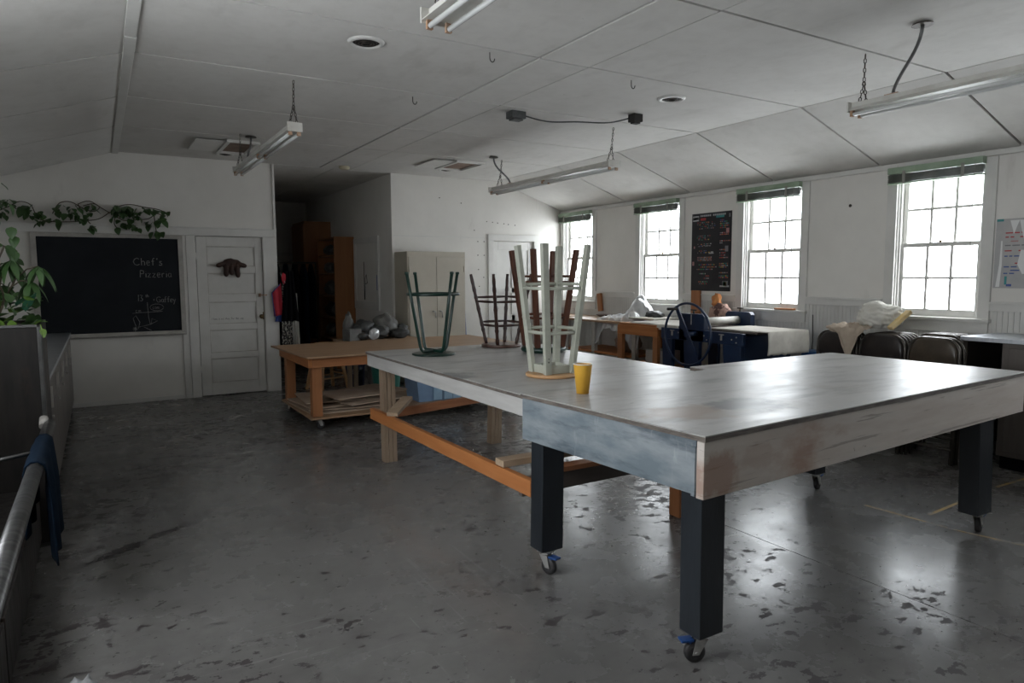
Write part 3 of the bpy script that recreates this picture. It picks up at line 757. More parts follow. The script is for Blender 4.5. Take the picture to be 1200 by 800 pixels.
# ------------------------------------------------------------------ casters
def caster(parent, x, y, h, rz, brake=True, wr_=None):
    Mx = Matrix.Translation((x, y, 0)) @ Matrix.Rotation(rz, 4, 'Z')
    def tf(mb): mb.v = [tuple(Mx @ Vector(v)) for v in mb.v]; return mb
    wr_ = wr_ or h*.37
    f = MB().box(-.035, .035, -.03, .03, h-.005, h).cyl((0, 0, h-.02), (0, 0, h-.005), .024, 14)
    of = .022
    for sy in (-1, 1):
        f.add([(-.028, sy*.017, h-.018), (.024, sy*.017, h-.018), (of+.016, sy*.017, wr_-.008), (of-.012, sy*.017, wr_-.008), (-.028, sy*.02, h-.018), (.024, sy*.02, h-.018), (of+.016, sy*.02, wr_-.008), (of-.012, sy*.02, wr_-.008)],
              [(0, 1, 2, 3), (7, 6, 5, 4), (0, 4, 5, 1), (1, 5, 6, 2), (2, 6, 7, 3), (3, 7, 4, 0)])
    f.cyl((of, -.024, wr_), (of, .024, wr_), .006, 8)
    ob = tf(f).build('caster', 'zinc', parent)
    M2 = Matrix.Rotation(R(90), 4, 'X')
    wb_ = MB().lathe([(wr_*.45, -.013), (wr_*.55, -.014), (wr_*.95, -.012), (wr_, -.006), (wr_, .006), (wr_*.95, .012), (wr_*.55, .014), (wr_*.45, .013)], (of, 0, wr_), 22, M2)
    tf(wb_).build('wheel', 'rubber', ob)
    if brake:
        tf(MB().box(of+.01, of+.062, -.02, .02, wr_*2+.004, wr_*2+.014).box(of+.02, of+.03, -.016, .016, wr_*2-.004, wr_*2+.006)).build('brake_pedal', 'bluep', ob, bevel=.002)
    return ob

# ------------------------------------------------------------------ big work table (front)
ZT = .93
A, B, Cc, E1, E2, D = (1.885, 1.765), (4.80, 1.94), (4.76, 3.22), (3.262, 3.20), (3.255, 3.045), (1.805, 2.935)
bt = thing('work_table', 'large worn white-topped work table on black legs with casters, in the foreground', 'table', (3.2, 2.4, 0))
top = [A, B, Cc, E1, E2, D]
rel(MB().prism(top, ZT-.006, ZT), bt).build('tabletop', 'top', bt, bevel=.0015)
rel(MB().prism([(x+(3.2-x)*.0008, y+(2.4-y)*.0008) for x, y in top], ZT-.024, ZT-.0065), bt).build('plywood_edge', 'edge', bt)
# front apron
fx = (Vector((B[0], B[1]))-Vector((A[0], A[1]))).normalized()
def along(p, q, off, z0, z1, t, s0=0, s1=1):
    p = Vector(p); q = Vector(q); d = (q-p); n = Vector((-d.y, d.x)).normalized()
    a = p+d*s0+n*off; b = p+d*s1+n*off; a2 = a+n*t; b2 = b+n*t
    return MB().prism([tuple(a), tuple(b), tuple(b2), tuple(a2)], z0, z1)
rel(along(A, B, .006, ZT-.245, ZT-.026, .036, .001, 1), bt).build('apron', 'apron_white', bt, 'long whitewashed front board', bevel=.003)
o = along(D, A, .004, ZT-.235, ZT-.026, .03, .012, .962)
rel(o, bt).build('apron', 'apron_blue', bt, 'scuffed blue-grey end board', bevel=.003)
rel(along(D, A, .001, ZT-.24, ZT-.05, .004, .945, .96), bt).build('end_batten', 'apron_blue', bt)
rel(along(E1, Cc, -.05, ZT-.15, ZT-.026, .03, 0, 1), bt).build('apron', 'apron_long', bt)
rel(along(B, Cc, .03, ZT-.15, ZT-.026, .03, .05, .95), bt).build('apron', 'apron_long', bt)
def bigleg(x0, x1, y0, y1, h=.115, lean=(0, 0)):
    mb = MB(); zt = ZT-.025
    lx, ly = lean
    vs = [(x+lx, y+ly, h) for y in (y0, y1) for x in (x0, x1)] + [(x, y, zt) for y in (y0, y1) for x in (x0, x1)]
    mb.add(vs, [(0, 2, 3, 1), (4, 5, 7, 6), (0, 1, 5, 4), (2, 6, 7, 3), (0, 4, 6, 2), (1, 3, 7, 5)])
    return mb
for (x0, x1, y0, y1, ln) in ((1.925, 2.055, 1.815, 1.925, (-.012, -.018)), (1.868, 2.00, 2.815, 2.925, (-.01, 0)), (4.315, 4.475, 1.965, 2.075, (-.012, -.03)), (4.25, 4.36, 2.95, 3.06, (0, 0))):
    rel(bigleg(x0, x1, y0, y1, .118, ln), bt).build('leg', 'leg_black', bt, bevel=.005)
for (x, y, rz) in ((1.965, 1.845, R(160)), (1.90, 2.84, R(-75)), (4.385, 1.97, R(10)), (4.30, 2.98, R(15))):
    Mo = caster(bt, x-3.2, y-2.4, .117, rz)
# dark stretcher between the left legs

# ------------------------------------------------------------------ long table (middle)
lt = thing('work_table', 'long white-topped table on wooden posts with orange braces, behind the big table', 'table', (2.5, 4.1, 0))
ZL = .905
lp = [(1.862, 2.965), (3.32, 3.09), (3.325, 5.43), (1.862, 5.46)]
rel(MB().prism(lp, ZL-.006, ZL), lt).build('tabletop', 'top', lt, bevel=.0015)
rel(MB().prism([(x+(2.5-x)*.001, y+(4.1-y)*.001) for x, y in lp], ZL-.022, ZL-.0065), lt).build('plywood_edge', 'edge', lt)
rel(MB().box(1.872, 1.907, 3.0, 5.45, ZL-.118, ZL-.023), lt).build('apron', 'apron_long', lt, bevel=.003)
rel(MB().box(3.28, 3.31, 3.30, 5.42, ZL-.118, ZL-.023), lt).build('apron', 'apron_long', lt, bevel=.003)
rel(MB().box(1.908, 3.279, 5.40, 5.43, ZL-.118, ZL-.023), lt).build('apron', 'apron_long', lt, bevel=.003)
rel(MB().box(1.908, 3.279, 3.30, 3.33, ZL-.118, ZL-.023), lt).build('apron', 'apron_long', lt, bevel=.003)
def post(x, y, lx=0, ly=0, m='grey_v', pieces=3, wx=.032, wy=.088, nm='leg'):
    for k in range(pieces):
        xx = x+k*(wx+.004)
        mb = MB(); zt = ZL-.025+random.uniform(-.004, 0)
        z0 = 0.0
        vs = [(a+lx, b+ly, z0) for b in (y, y+wy) for a in (xx, xx+wx)]+[(a, b, zt) for b in (y, y+wy) for a in (xx, xx+wx)]
        mb.add(vs, [(0, 2, 3, 1), (4, 5, 7, 6), (0, 1, 5, 4), (2, 6, 7, 3), (0, 4, 6, 2), (1, 3, 7, 5)])
        rel(mb, lt)
        if k == 0: par = mb.build(nm, m, lt, bevel=.002)
        else: mb.build('post_board', m, par, bevel=.002)
post(1.932, 5.26, .01, .0)
post(2.985, 5.30, 0, .05)
post(2.07, 3.14, 0, 0, pieces=2)
post(3.055, 3.065, 0, 0, m='pine_v', pieces=2)
def ob(mb, nm, m, par, **k): return rel(mb, par).build(nm, m, par, bevel=.003, **k)
ob(MB().beam((1.895, 5.42, .392), (1.895, 2.95, .412), .038, .088), 'long_brace', 'pine_y', lt)
ob(MB().beam((1.95, 5.33, .385), (3.14, 5.33, .455), .038, .07), 'cross_brace', 'red_x', lt)
ob(MB().beam((1.93, 3.14, .365), (3.12, 3.14, .375), .038, .10), 'cross_brace', 'shadebeam', lt)
# loose boards lying on the braces
o = MB().box(-.20, .20, -.045, .045, 0, .03, Matrix.Translation((2.03, 5.14, .470)) @ Matrix.Rotation(R(50), 4, 'Z') @ Matrix.Rotation(R(-9), 4, 'Y')).build('offcut_board', 'plank', bevel=.002)
tag(o, 'short pale offcut board lying across the far end of the orange brace', 'board')
o = MB().box(1.88, 2.40, 3.235, 3.325, .458, .495).build('offcut_board', 'plank', bevel=.002)
tag(o, 'brown offcut board behind the black leg, resting on the near end of the orange brace', 'board')
o = MB().box(2.15, 2.75, 3.08, 3.165, .427, .455).build('offcut_board', 'red_x', bevel=.002)
tag(o, 'dark reddish board lying on the near cross brace under the blue-grey apron', 'board')

# ------------------------------------------------------------------ brown rolling table
rt = thing('rolling_table', 'low orange pine table with plywood top, lower shelf and casters, left of the long table', 'table', (2.9, 7.4, 0))
BZ = .745
rel(MB().prism([(1.69, 6.66), (4.2, 6.72), (4.19, 8.12), (1.64, 8.05)], BZ-.018, BZ), rt).build('tabletop', 'ply', rt, bevel=.002)
ob(MB().box(1.755, 4.1, 6.72, 6.76, BZ-.115, BZ-.019), 'apron', 'pine_x', rt)
ob(MB().box(1.715, 1.754, 6.72, 7.98, BZ-.115, BZ-.019), 'apron', 'pine_y', rt)
ob(MB().box(1.755, 4.1, 7.94, 7.98, BZ-.115, BZ-.019), 'apron', 'pine_x', rt)
ob(MB().box(4.101, 4.14, 6.72, 7.98, BZ-.115, BZ-.019), 'apron', 'pine_y', rt)
for (x, y) in ((1.757, 6.762), (1.757, 7.84), (4.0, 6.762), (4.0, 7.84)):
    ob(MB().box(x, x+.098, y, y+.098, .135, BZ-.02), 'leg', 'pine_v', rt)
rel(MB().box(1.72, 4.12, 6.70, 7.97, .116, .134), rt).build('shelf', 'ply', rt, bevel=.002)
for (x, y, r_) in ((1.82, 6.8, 20), (1.80, 7.86, 100), (4.0, 6.83, 60), (4.0, 7.86, 60)):
    caster(rt, x-2.9, y-7.4, .115, R(r_), brake=False, wr_=.043)
# sheets on its shelf
for k, (x, y, w_, d_, rz, ti) in enumerate(((2.15, 7.3, .8, .9, 3, 0), (2.2, 7.25, .78, .7, -8, 0), (2.1, 7.35, .7, .75, 6, 0), (2.45, 7.15, .7, .5, 14, 0), (2.1, 7.38, .62, .7, -4, 0), (2.62, 7.45, .55, .6, 20, 0), (2.25, 7.2, .5, .55, 10, 0))):
    M0 = Matrix.Translation((x, y, .138+k*.020)) @ Matrix.Rotation(R(rz), 4, 'Z')
    o = MB().box(-w_/2, w_/2, -d_/2, d_/2, 0, .009, M0).build('cardboard_sheet', 'card')
    tag(o, ['bottom cardboard sheet of the loose stack on the pine table shelf', 'second cardboard sheet from the bottom on the pine table shelf', 'third cardboard sheet from the bottom on the pine table shelf',
            'small cardboard sheet turned towards the long table, mid stack on the pine shelf', 'third cardboard sheet from the top of the stack on the pine shelf', 'cardboard sheet lying rightmost and most skewed in the stack on the pine shelf', 'topmost cardboard sheet of the loose stack on the pine table shelf'][k],
        'cardboard', 'cardboard sheets on the pine table shelf')

# ------------------------------------------------------------------ things under / behind the tables
sb = thing('storage_bin', 'blue-grey ribbed plastic storage bin on the shelf under the pine table', 'bin', (3.22, 7.12, .136))
mb = MB()
b0, b1, h = .25, .30, .42
vs = [(-b0, -.17, 0), (b0, -.17, 0), (b0, .17, 0), (-b0, .17, 0), (-b1, -.2, h), (b1, -.2, h), (b1, .2, h), (-b1, .2, h)]
mb.add(vs, [(3, 2, 1, 0), (0, 1, 5, 4), (1, 2, 6, 5), (2, 3, 7, 6), (3, 0, 4, 7)])
mb.build('body', 'bin', sb)
for xx in (-.03, .10, .21):
    MB().add([(xx-.05, -.178, .01), (xx+.05, -.178, .01), (xx+.055, -.208, h-.04), (xx-.055, -.208, h-.04)], [(0, 1, 2, 3)]).build('rib', 'bin_s', sb, solid=.006)
MB().box(-.32, .32, -.22, .22, h, h+.03).build('lid', 'bin', sb, bevel=.006)
tb = thing('plastic_tub', 'teal plastic tub on the floor behind the pine table', 'tub', (3.27, 8.76, 0))
MB().lathe([(.17, .0), (.2, .32), (.22, .34), (.22, .36)], seg=28).build('body', 'teal', tb)
MB().tube([(.215*math.cos(a), .215*math.sin(a), .35) for a in [k*PI/14 for k in range(28)]], .008, 6, closed=True).build('rim', 'teal', tb)
def bucket(name, x, y, m, label, r=.15, h=.36):
    t = thing(name, label, 'bucket', (x, y, 0), group=None)
    MB().lathe([(r*.87, .0), (r, h)], seg=28).build('body', m, t)
    for z in (h-.03, h-.06): MB().tube([(r*1.02*math.cos(a), r*1.02*math.sin(a), z) for a in [k*PI/14 for k in range(28)]], .006, 6, closed=True).build('rim', m, t)
    MB().lathe([(r*1.03, h), (r*1.03, h+.012), (r*.9, h+.014)], seg=28).build('lid', m, t)
    return t
b_ = bucket('bucket', 2.97, 9.2, 'buckblue', 'navy blue plastic bucket with pale lettering, behind the pine table')
tx = MB()
def Fb(x, z):
    a = -2.05+x/.15; return (.151*math.cos(a), .151*math.sin(a), z)
tx_ = write(tx, 'far', 0, .2, .07, Fb, .004, .15)
tx.build('lettering', 'label', b_)
bucket('bucket', 3.31, 9.2, 'buckwhite', 'dusty white plastic bucket right of the navy bucket, behind the pine table')
bin2 = MB().box(3.55, 3.9, 7.3, 7.75, .136, .30).build('cardboard_box', 'darkbrown', bevel=.004)
tag(bin2, 'dark box right of the blue-grey storage bin under the tables', 'box')

# small wooden stool on the floor
st = thing('step_stool', 'small natural wood stool standing on the floor behind the pine table', 'stool', (2.60, 9.21, 0), .25)
MB().lathe([(.155, .60), (.165, .605), (.165, .622), (.155, .63)], seg=28).build('seat', 'seatwood', st)
for sx in (-1, 1):
    for sy in (-1, 1):
        MB().beam((sx*.2, sy*.2, 0), (sx*.11, sy*.11, .6), .036, .036, up=(0, 1, 0)).build('leg', 'seatwood', st, bevel=.003)
for z, q in ((.17, .173), (.38, .141)):
    for (p1, p2) in (((-q, -q), (q, -q)), ((-q, q), (q, q)), ((-q, -q), (-q, q)), ((q, -q), (q, q))):
        MB().cyl((*p1, z+(.04 if p1[0] == p2[0] else 0)), (*p2, z+(.04 if p1[0] == p2[0] else 0)), .010, 8).build('rung', 'seatwood', st)

# bench with wrapped bags in front of the alcove
be = thing('bench', 'low plank bench behind the pine table holding wrapped bags', 'bench', (3.13, 8.72, 0))
rel(MB().box(2.62, 3.655, 8.46, 8.98, .672, .70), be).build('bench_top', 'ply', be, bevel=.003)
for (x, y) in ((2.66, 8.47), (3.60, 8.47), (2.88, 8.9), (3.60, 8.92)):
    rel(MB().box(x, x+.05, y, y+.05, 0, .671), be).build('leg', 'grey_v', be)
bags = [(3.42, 8.62, .13, .12, .07, 'bagdark', 'dark wrapped lump at the right end of the bag pile'), (3.15, 8.68, .14, .13, .09, 'bagdark', 'dark wrapped lump in the middle of the bag pile'),
        (2.98, 8.8, .15, .14, .13, 'bagdark', 'largest dark bag, left of centre in the pile'), (3.30, 8.84, .17, .13, .16, 'baggrey', 'big grey plastic bag on top of the pile at the back'),
        (3.53, 8.85, .09, .13, .09, 'bagdark', 'dark bag against the beige cabinet side'), (2.88, 8.6, .10, .09, .055, 'bagdark', 'low dark wrapped lump at the front left of the pile'),
        (2.80, 8.86, .07, .07, .17, 'baggrey', 'upright grey wrapped bundle at the back left of the pile')]
for i, (x, y, rx, ry, rz_, m_, lb) in enumerate(bags):
    o = MB().blob((x, y, .70+rz_*.95), (rx, ry, rz_), .35, 2.6, i+1, 3, .7005).build('wrapped_bag', m_, origin=(x, y, .7))
    tag(o, lb+' by the alcove', 'bag', 'wrapped bags on the bench')
o = MB().box(-.09, .09, -.08, .08, 0, .15, Matrix.Translation((2.76, 8.6, .702)) @ Matrix.Rotation(.3, 4, 'Z')).build('paper_box', 'baggrey', bevel=.004)
tag(o, 'small grey carton at the left end of the bag pile', 'box')
o = MB().blob((3.02, 8.50, .78), (.07, .035, .08), .15, 3, 20, 3, .7015).build('clear_cup', 'film', origin=(3.02, 8.5, .7))
tag(o, 'crumpled clear plastic wrapper at the front of the bag pile', 'plastic')

# ------------------------------------------------------------------ metal cabinet
mc = thing('metal_cabinet', 'tall beige two-door metal cabinet beside the alcove', 'cabinet', (4.13, 9.19, 0))
rel(MB().box(3.68, 4.58, 8.96, 9.43, 0.0, 1.865), mc).build('body', 'cabmetal', mc, bevel=.003)
for (x0, x1, sx) in ((3.70, 4.118, 1), (4.124, 4.56, -1)):
    d_ = rel(MB().box(x0, x1, 8.945, 8.959, .05, 1.79), mc).build('door', 'cabmetal', mc, bevel=.002)
    hx = x1-.05 if sx == 1 else x0+.05
    rel(MB().cyl((hx, 8.944, 1.02), (hx, 8.925, 1.02), .012, 10).tube([(hx-.02*1, 8.925, 1.028), (hx, 8.922, 1.03), (hx+.018, 8.924, 1.02), (hx+.022, 8.926, .93)], .007, 8), mc).build('handle', 'zinc', d_)
    for z in (.3, 1.62):
        hx = x0+.006 if sx == 1 else x1-.006
        rel(MB().cyl((hx, 8.942, z-.04), (hx, 8.942, z+.04), .007, 8), mc).build('hinge', 'cabmetal', d_)
bh = thing('broom', 'blue broom handle standing in the gap right of the beige cabinet', 'broom', (4.80, 9.35, 0))
MB().cyl((0, 0, .08), (-.02, .08, 1.62), .013, 10).build('handle', 'broom', bh)
MB().box(-.15, .15, -.03, .03, .04, .09).build('head', 'broom', bh, bevel=.01)
MB().box(-.145, .145, -.025, .025, 0, .04).build('bristles', 'dark', bh)

# ------------------------------------------------------------------ alcove contents
bc = thing('bookcase', 'tall orange-brown bookcase against the right wall inside the dark alcove', 'bookcase', (3.48, 11.65, 0))
def q(mb, nm, m, **k): return rel(mb, bc).build(nm, m, bc, **k)
q(MB().box(3.32, 3.655, 11.16, 11.19, 0, 2.17), 'side_panel', 'bookcase', bevel=.002)
q(MB().box(3.32, 3.655, 12.12, 12.15, 0, 2.17), 'side_panel', 'bookcase')
q(MB().box(3.63, 3.655, 11.19, 12.12, .05, 2.13), 'back_panel', 'bookcase')
zs = [.1, .46, .82, 1.18, 1.55, 1.85, 2.14]
for z in zs: q(MB().box(3.33, 3.629, 11.19, 12.12, z, z+.025), 'shelf', 'bookcase')
k = 0
for si, z in enumerate(zs[:-1]):
    for yy in ((11.4, 11.9) if si % 2 else (11.5, 11.92)):
        k += 1
        hh = min(.14, (zs[si+1]-z-.025)/2*.72)
        o = MB().blob((3.48, yy, z+.026+hh*.95), (.11, .16, hh), .22, 2.4, 30+k, 3, z+.0265).build('wrapped_bundle', 'baggrey' if k % 3 else 'bagdark', origin=(3.44, yy, z+.03))
        o.data.transform(Matrix.Identity(4))
        tag(o, '%s plastic-wrapped bundle on the %s shelf of the bookcase, %s side' % ('grey' if k % 3 else 'dark', ['lowest', 'second lowest', 'third lowest', 'middle', 'second highest', 'highest'][si], 'near' if yy < 11.7 else 'far'), 'bundle', 'wrapped bundles in the bookcase')
tc_ = thing('wardrobe', 'tall dark brown cupboard at the back of the alcove, behind the bookcase', 'cupboard', (3.40, 12.9, 0))
rel(MB().box(3.18, 3.655, 12.45, 13.3, 0, 2.50), tc_).build('body', 'bookcase', tc_, bevel=.003)
for (a_, b_2) in ((12.46, 12.87), (12.88, 13.29)):
    dd = rel(MB().box(3.162, 3.179, a_, b_2, .08, 2.45), tc_).build('door', 'bookcase', tc_, bevel=.002)
    rel(MB().cyl((3.161, (a_+b_2)/2+(.15 if a_ < 12.5 else -.15), 1.2), (3.14, (a_+b_2)/2+(.15 if a_ < 12.5 else -.15), 1.2), .012, 8), tc_).build('knob', 'brass', dd)
# dark garments on a rack in the alcove
gr_ = thing('garment_rack', 'metal rail carrying dark clothes in the middle of the alcove', 'rack', (2.75, 11.6, 0))
MB().cyl((-.5, 0, 0), (-.5, 0, 1.75), .014, 10).cyl((.38, 0, 0), (.38, 0, 1.75), .014, 10).build('post', 'iron', gr_)
MB().cyl((-.5, 0, 1.75), (.38, 0, 1.75), .014, 10).build('rail', 'iron', gr_)
for sx in (-.5, .38): MB().cyl((sx, -.25, .02), (sx, .25, .02), .014, 10).build('foot', 'iron', gr_)
def drape(x0, x1, z0, z1, y, folds, amp, seed, curve=0, nu=28, nv=14, taper=0):
    def fn(u, v):
        z = z1+(z0-z1)*v
        cx_ = (x0+x1)/2
        wdt = (x1-x0)*(1-taper*(1-v))
        x = cx_+(u-.5)*wdt
        yy = y+amp*math.sin(u*folds*2*PI+seed)*(0.25+.75*v)+amp*.6*noise.noise((u*3+seed, v*2, seed))
        return (x, yy, z+.012*noise.noise((u*6, seed, 2))*v+curve*(u-.5)**2)
    return fn
for i, (x, wd, z0) in enumerate(((2.36, .11, .5), (2.50, .12, .35), (2.64, .1, .45), (2.79, .12, .3), (2.93, .1, .4), (3.05, .08, .5))):
    mb = MB()
    def fn(u, v, x=x, wd=wd, i=i, z0=z0):
        a = u*2*PI; z = 1.73+(z0-1.73)*v
        kx = wd*.5*(1+.25*noise.noise((math.cos(a)*2, math.sin(a)*2, i+v*2)))*(.5+.5*min(1, v*4))
        ky = .23*(1+.2*noise.noise((math.cos(a)*3, v*3, i+5.)))*(.35+.65*min(1, v*5))
        return (x+kx*math.cos(a), 11.6+ky*math.sin(a), z)
    mb.grid(fn, 18, 10)
    o = mb.build('hanging_coat', 'dark' if i % 2 else 'navy', origin=(x, 11.6, 1.73), solid=.004)
    tag(o, '%s coat, %s along the rail in the dark alcove' % ('black' if i % 2 else 'navy', ['first from the left', 'second from the left', 'third from the left', 'fourth from the left', 'second from the right', 'rightmost'][i]), 'coat', 'dark coats on the alcove rail')
# boarded window on the alcove wall
n0 = 41
fw = MB()
for (y0, y1, z0, z1) in ((9.98, 10.09, 1.0, 2.13), (11.03, 11.12, 1.0, 2.13), (10.09, 11.03, 2.04, 2.13), (10.09, 11.03, 1.0, 1.13)):
    fw.box(AX1-.03, AX1-.001, y0, y1, z0, z1)
wn = fw.build('window_7', 'trim', kind='structure', bevel=.003)
MB().box(AX1-.012, AX1-.001, 10.09, 11.03, 1.13, 2.04).build('boarded_pane', 'wall', wn)
MB().box(AX1-.018, AX1-.0125, 10.655, 10.67, 1.15, 1.75).build('mark', 'gap', wn, 'dark upright mark')
F3 = lambda y, z: (AX1-.013, 10.62-y, z)
mk = MB(); mk.tube([F3(-.02, 1.15), F3(.0, 1.5), F3(.06, 1.55), F3(.1, 1.42)], .006, 4); mk.tube([F3(.0, 1.4), F3(.12, 1.42)], .005, 4); mk.build('scribble', 'ink', wn)
MB().box(AX1-.034, AX1-.0305, 10.02, 10.04, 1.31, 1.54).build('blue_strip', 'broom', wn)

# aprons on the alcove corner
def cloth(name, fn, m, label, cat, nu=26, nv=14, org=(0, 0, 0), group=None, solid=.004):
    o = MB().grid(fn, nu, nv).build(name, m, origin=org, solid=solid)
    return tag(o, label, cat, group)
G = 'aprons hung at the alcove corner'
hook = MB().tube([(2.06, YF-.021, 1.70), (2.06, YF-.06, 1.69), (2.06, YF-.07, 1.715)], .005, 8).build('coat_hook', 'iron', origin=(2.06, YF-.02, 1.7)); tag(hook, 'iron coat hook holding the aprons at the alcove corner', 'hook')
cloth('apron', drape(2.06, 2.29, .93, 1.60, YF-.09, 3, .02, 1, taper=.55), 'dark', 'black apron hung outermost at the alcove corner', 'apron', org=(2.1, YF-.08, 1.6), group=G)
def quad(p00, p10, p11, p01, y, amp, sd):
    def fn(u, v):
        x = (1-v)*((1-u)*p00[0]+u*p10[0])+v*((1-u)*p01[0]+u*p11[0]); z = (1-v)*((1-u)*p00[1]+u*p10[1])+v*((1-u)*p01[1]+u*p11[1])
        return (x, y+amp*math.sin(u*9+sd), z)
    return fn
cloth('apron', quad((1.955, 1.30), (2.07, 1.44), (2.09, 1.02), (1.972, 1.0), YF-.06, .008, 2), 'red', 'red cloth with blue border sticking out left of the black apron', 'apron', org=(2.0, YF-.06, 1.3), group=G)
cloth('apron', quad((2.02, 1.10), (2.09, 1.12), (2.09, .92), (1.985, .93), YF-.045, .006, 3), 'bluec', 'small blue cloth corner showing below the red one', 'apron', org=(2.0, YF-.05, 1.1), group=G)
cloth('apron', drape(2.06, 2.21, .58, 1.45, YF-.052, 3, .012, 4, taper=.4), 'pattern', 'black and white patterned apron hanging below the black one', 'apron', org=(2.1, YF-.05, 1.4), group=G)
cloth('apron', drape(2.20, 2.30, .58, 1.3, YF-.045, 2, .012, 5, taper=.4), 'greycloth', 'pale grey apron right of the patterned one', 'apron', org=(2.2, YF-.04, 1.3), group=G)
o = MB().tube([(1.952, YF-.064, 1.31), (1.965, YF-.066, 1.16), (1.985, YF-.066, .99)], .006, 6).tube([(2.06, YF-.064, 1.42), (2.0, YF-.066, 1.36), (1.952, YF-.066, 1.31)], .006, 6).build('apron_string', 'bluec', origin=(1.96, YF-.06, 1.3))
tag(o, 'blue binding tape along the edge of the red cloth', 'cord')
o = MB().blob((2.105, YF-.09, 1.50), (.03, .012, .07), .2, 2, 3).build('apron_strap', 'red', origin=(2.105, YF-.09, 1.5)); tag(o, 'red strap at the neck of the black apron', 'strap')
o = MB().beam((2.06, YF-.08, 1.58), (2.12, YF-.1, 1.44), .006, .006).build('apron_string', 'greycloth', origin=(2.07, YF-.08, 1.58)); tag(o, 'pale tie string above the red strap on the apron hook', 'cord')

# ------------------------------------------------------------------ stools upside down on the tables
def stool_frame(ang): return Matrix.Rotation(ang, 4, 'Z')
VA = -(R(90)-YAW)      # direction in which the camera looks, measured from +x ... lateral axis
def corners(rad, phi, at=None):
    """four corner points; phi measured from the camera's right"""
    base = -math.atan2(*(at or CUR))
    return [(rad*math.cos(base+phi+k*PI/2), rad*math.sin(base+phi+k*PI/2)) for k in range(4)]
CUR = [0, 1]
# 1 pale wooden stool
def wood_stool(name, label, loc, rb, rt_, h, phi, sec, legm, seatm, seatr, seath, rungs, rungr, turned=False, rm=None, seatprof=None, seg=32):
    t = thing(name, label, 'stool', loc, 0, 'stools stood upside down on the white tables')
    CUR[:] = [loc[0], loc[1]]
    MB().lathe(seatprof or [(seatr-.012, 0), (seatr, .004), (seatr, seath-.004), (seatr-.008, seath)], seg=seg).build('seat', seatm, t)
    cb_ = corners(rb, phi); ct = corners(rt_, phi)
    for a, b in zip(cb_, ct):
        a3 = Vector((*a, seath)); b3 = Vector((*b, h))
        if turned:
            n = 30; pts = [a3.lerp(b3, i/n) for i in range(n+1)]
            def rr(s):
                r = sec*(.95-.25*abs(s-.45))
                for c_, w_, d_ in turned: r += d_*math.exp(-((s-c_)/w_)**2)
                return r
            MB().tube(pts, [rr(i/n) for i in range(n+1)], 10).build('leg', legm, t)
        else:
            up = Vector((a[0], a[1], 0)).normalized()
            up = Matrix.Rotation(R(45), 4, 'Z') @ up
            MB().beam(a3, b3, sec[0], sec[1], up=up).build('leg', legm, t, bevel=.003)
    for k in range(4):
        for z in (rungs[0] if k < 2 else rungs[1]):
            s = (z-seath)/(h-seath); r0 = rb+(rt_-rb)*s
            c4_ = corners(r0, phi)
            p, q_ = Vector((*c4_[k], z)), Vector((*c4_[(k+1) % 4], z))
            d = (q_-p).normalized()*(.018 if not turned else 0)
            if turned:
                pts = [p.lerp(q_, i/12) for i in range(13)]
                MB().tube(pts, [rungr*(.75+.45*math.sin(i/12*PI)) for i in range(13)], 8).build('rung', rm or legm, t)
            else: MB().cyl(p-d, q_+d, rungr, 10).build('rung', rm or legm, t, None)
    return t
ws = wood_stool('bar_stool', 'pale green-white square-legged stool with plywood seat, upside down by yellow cup', (2.375, 3.485, ZL+.0005), .122, .218, .80, R(-12), (.042, .03), 'stoolwhite', 'seatwood', .163, .022,
                ((.293, .563), (.272, .54)), .011)
cc = corners(.112, R(-12))
for k in range(4):
    a, b = Vector((*cc[k], .048)), Vector((*cc[(k+1) % 4], .048))
    MB().beam(a, b, .018, .05).build('seat_rail', 'stoolwhite', ws, bevel=.002)
tx = MB()
for i in range(3): tx.blob((cc[3][0]*1.2+.002, cc[3][1]*1.2-.014, .10+i*.02), (.004, .003, .006), .2, 2, i, 1)
tx.build('ink_marks', 'ink', ws)
# 2 green metal stool with hairpin legs
gs = thing('bar_stool', 'dark green metal stool with hoop ring, upside down at left on the long table', 'stool', (2.245, 4.945, ZL+.0005), 0, 'stools stood upside down on the white tables')
MB().lathe([(.165, 0), (.172, .004), (.172, .010), (.160, .014)], seg=36).build('seat', 'green', gs)
CUR[:] = [2.245, 4.945]; ct = corners(.243, R(36)); cbm = corners(.13, R(36))
for k in (0, 1):
    a, b = Vector((*ct[k], .64)), Vector((*ct[k+2], .64))
    a1, b1 = Vector((*cbm[k], .075)), Vector((*cbm[k+2], .075))
    a2, b2 = Vector((*[c_*.82 for c_ in cbm[k]], .032)), Vector((*[c_*.82 for c_ in cbm[k+2]], .032))
    pts = [a, a.lerp(a1, .5), a1, a1.lerp(a2, .5)+(a1-a2)*.12+Vector((0, 0, -.008)), a2, (a2+b2)/2+Vector((0, 0, .006*k-.004)), b2, b1.lerp(b2, .5)+(b1-b2)*.12+Vector((0, 0, -.008)), b1, b.lerp(b1, .5), b]
    MB().tube(pts, .0125, 12).build('leg', 'green', gs, 'bent tube forming two legs')
    for p in (a, b): MB().lathe([(.015, -.012), (.016, .004), (.013, .008)], tuple(p), 12).build('foot_cap', 'green', gs)
MB().tube([(.198*math.cos(a), .198*math.sin(a), .475) for a in [k*PI/20 for k in range(40)]], .012, 10, closed=True).build('ring', 'green', gs)
# 3 turned dark stool
wood_stool('bar_stool', 'dark brown stool with turned legs, upside down at the table far edge', (3.0, 5.19, ZL+.0005), .134, .27, .63, R(-13), .0155, 'darkbrown', 'seatdark', .172, .026,
           ((.215, .43), (.19, .395)), .0095, turned=[(.06, .03, .004), (.2, .02, .005), (.28, .03, .004), (.5, .03, .004), (.66, .02, .004), (.78, .03, .005), (.9, .05, .003)])
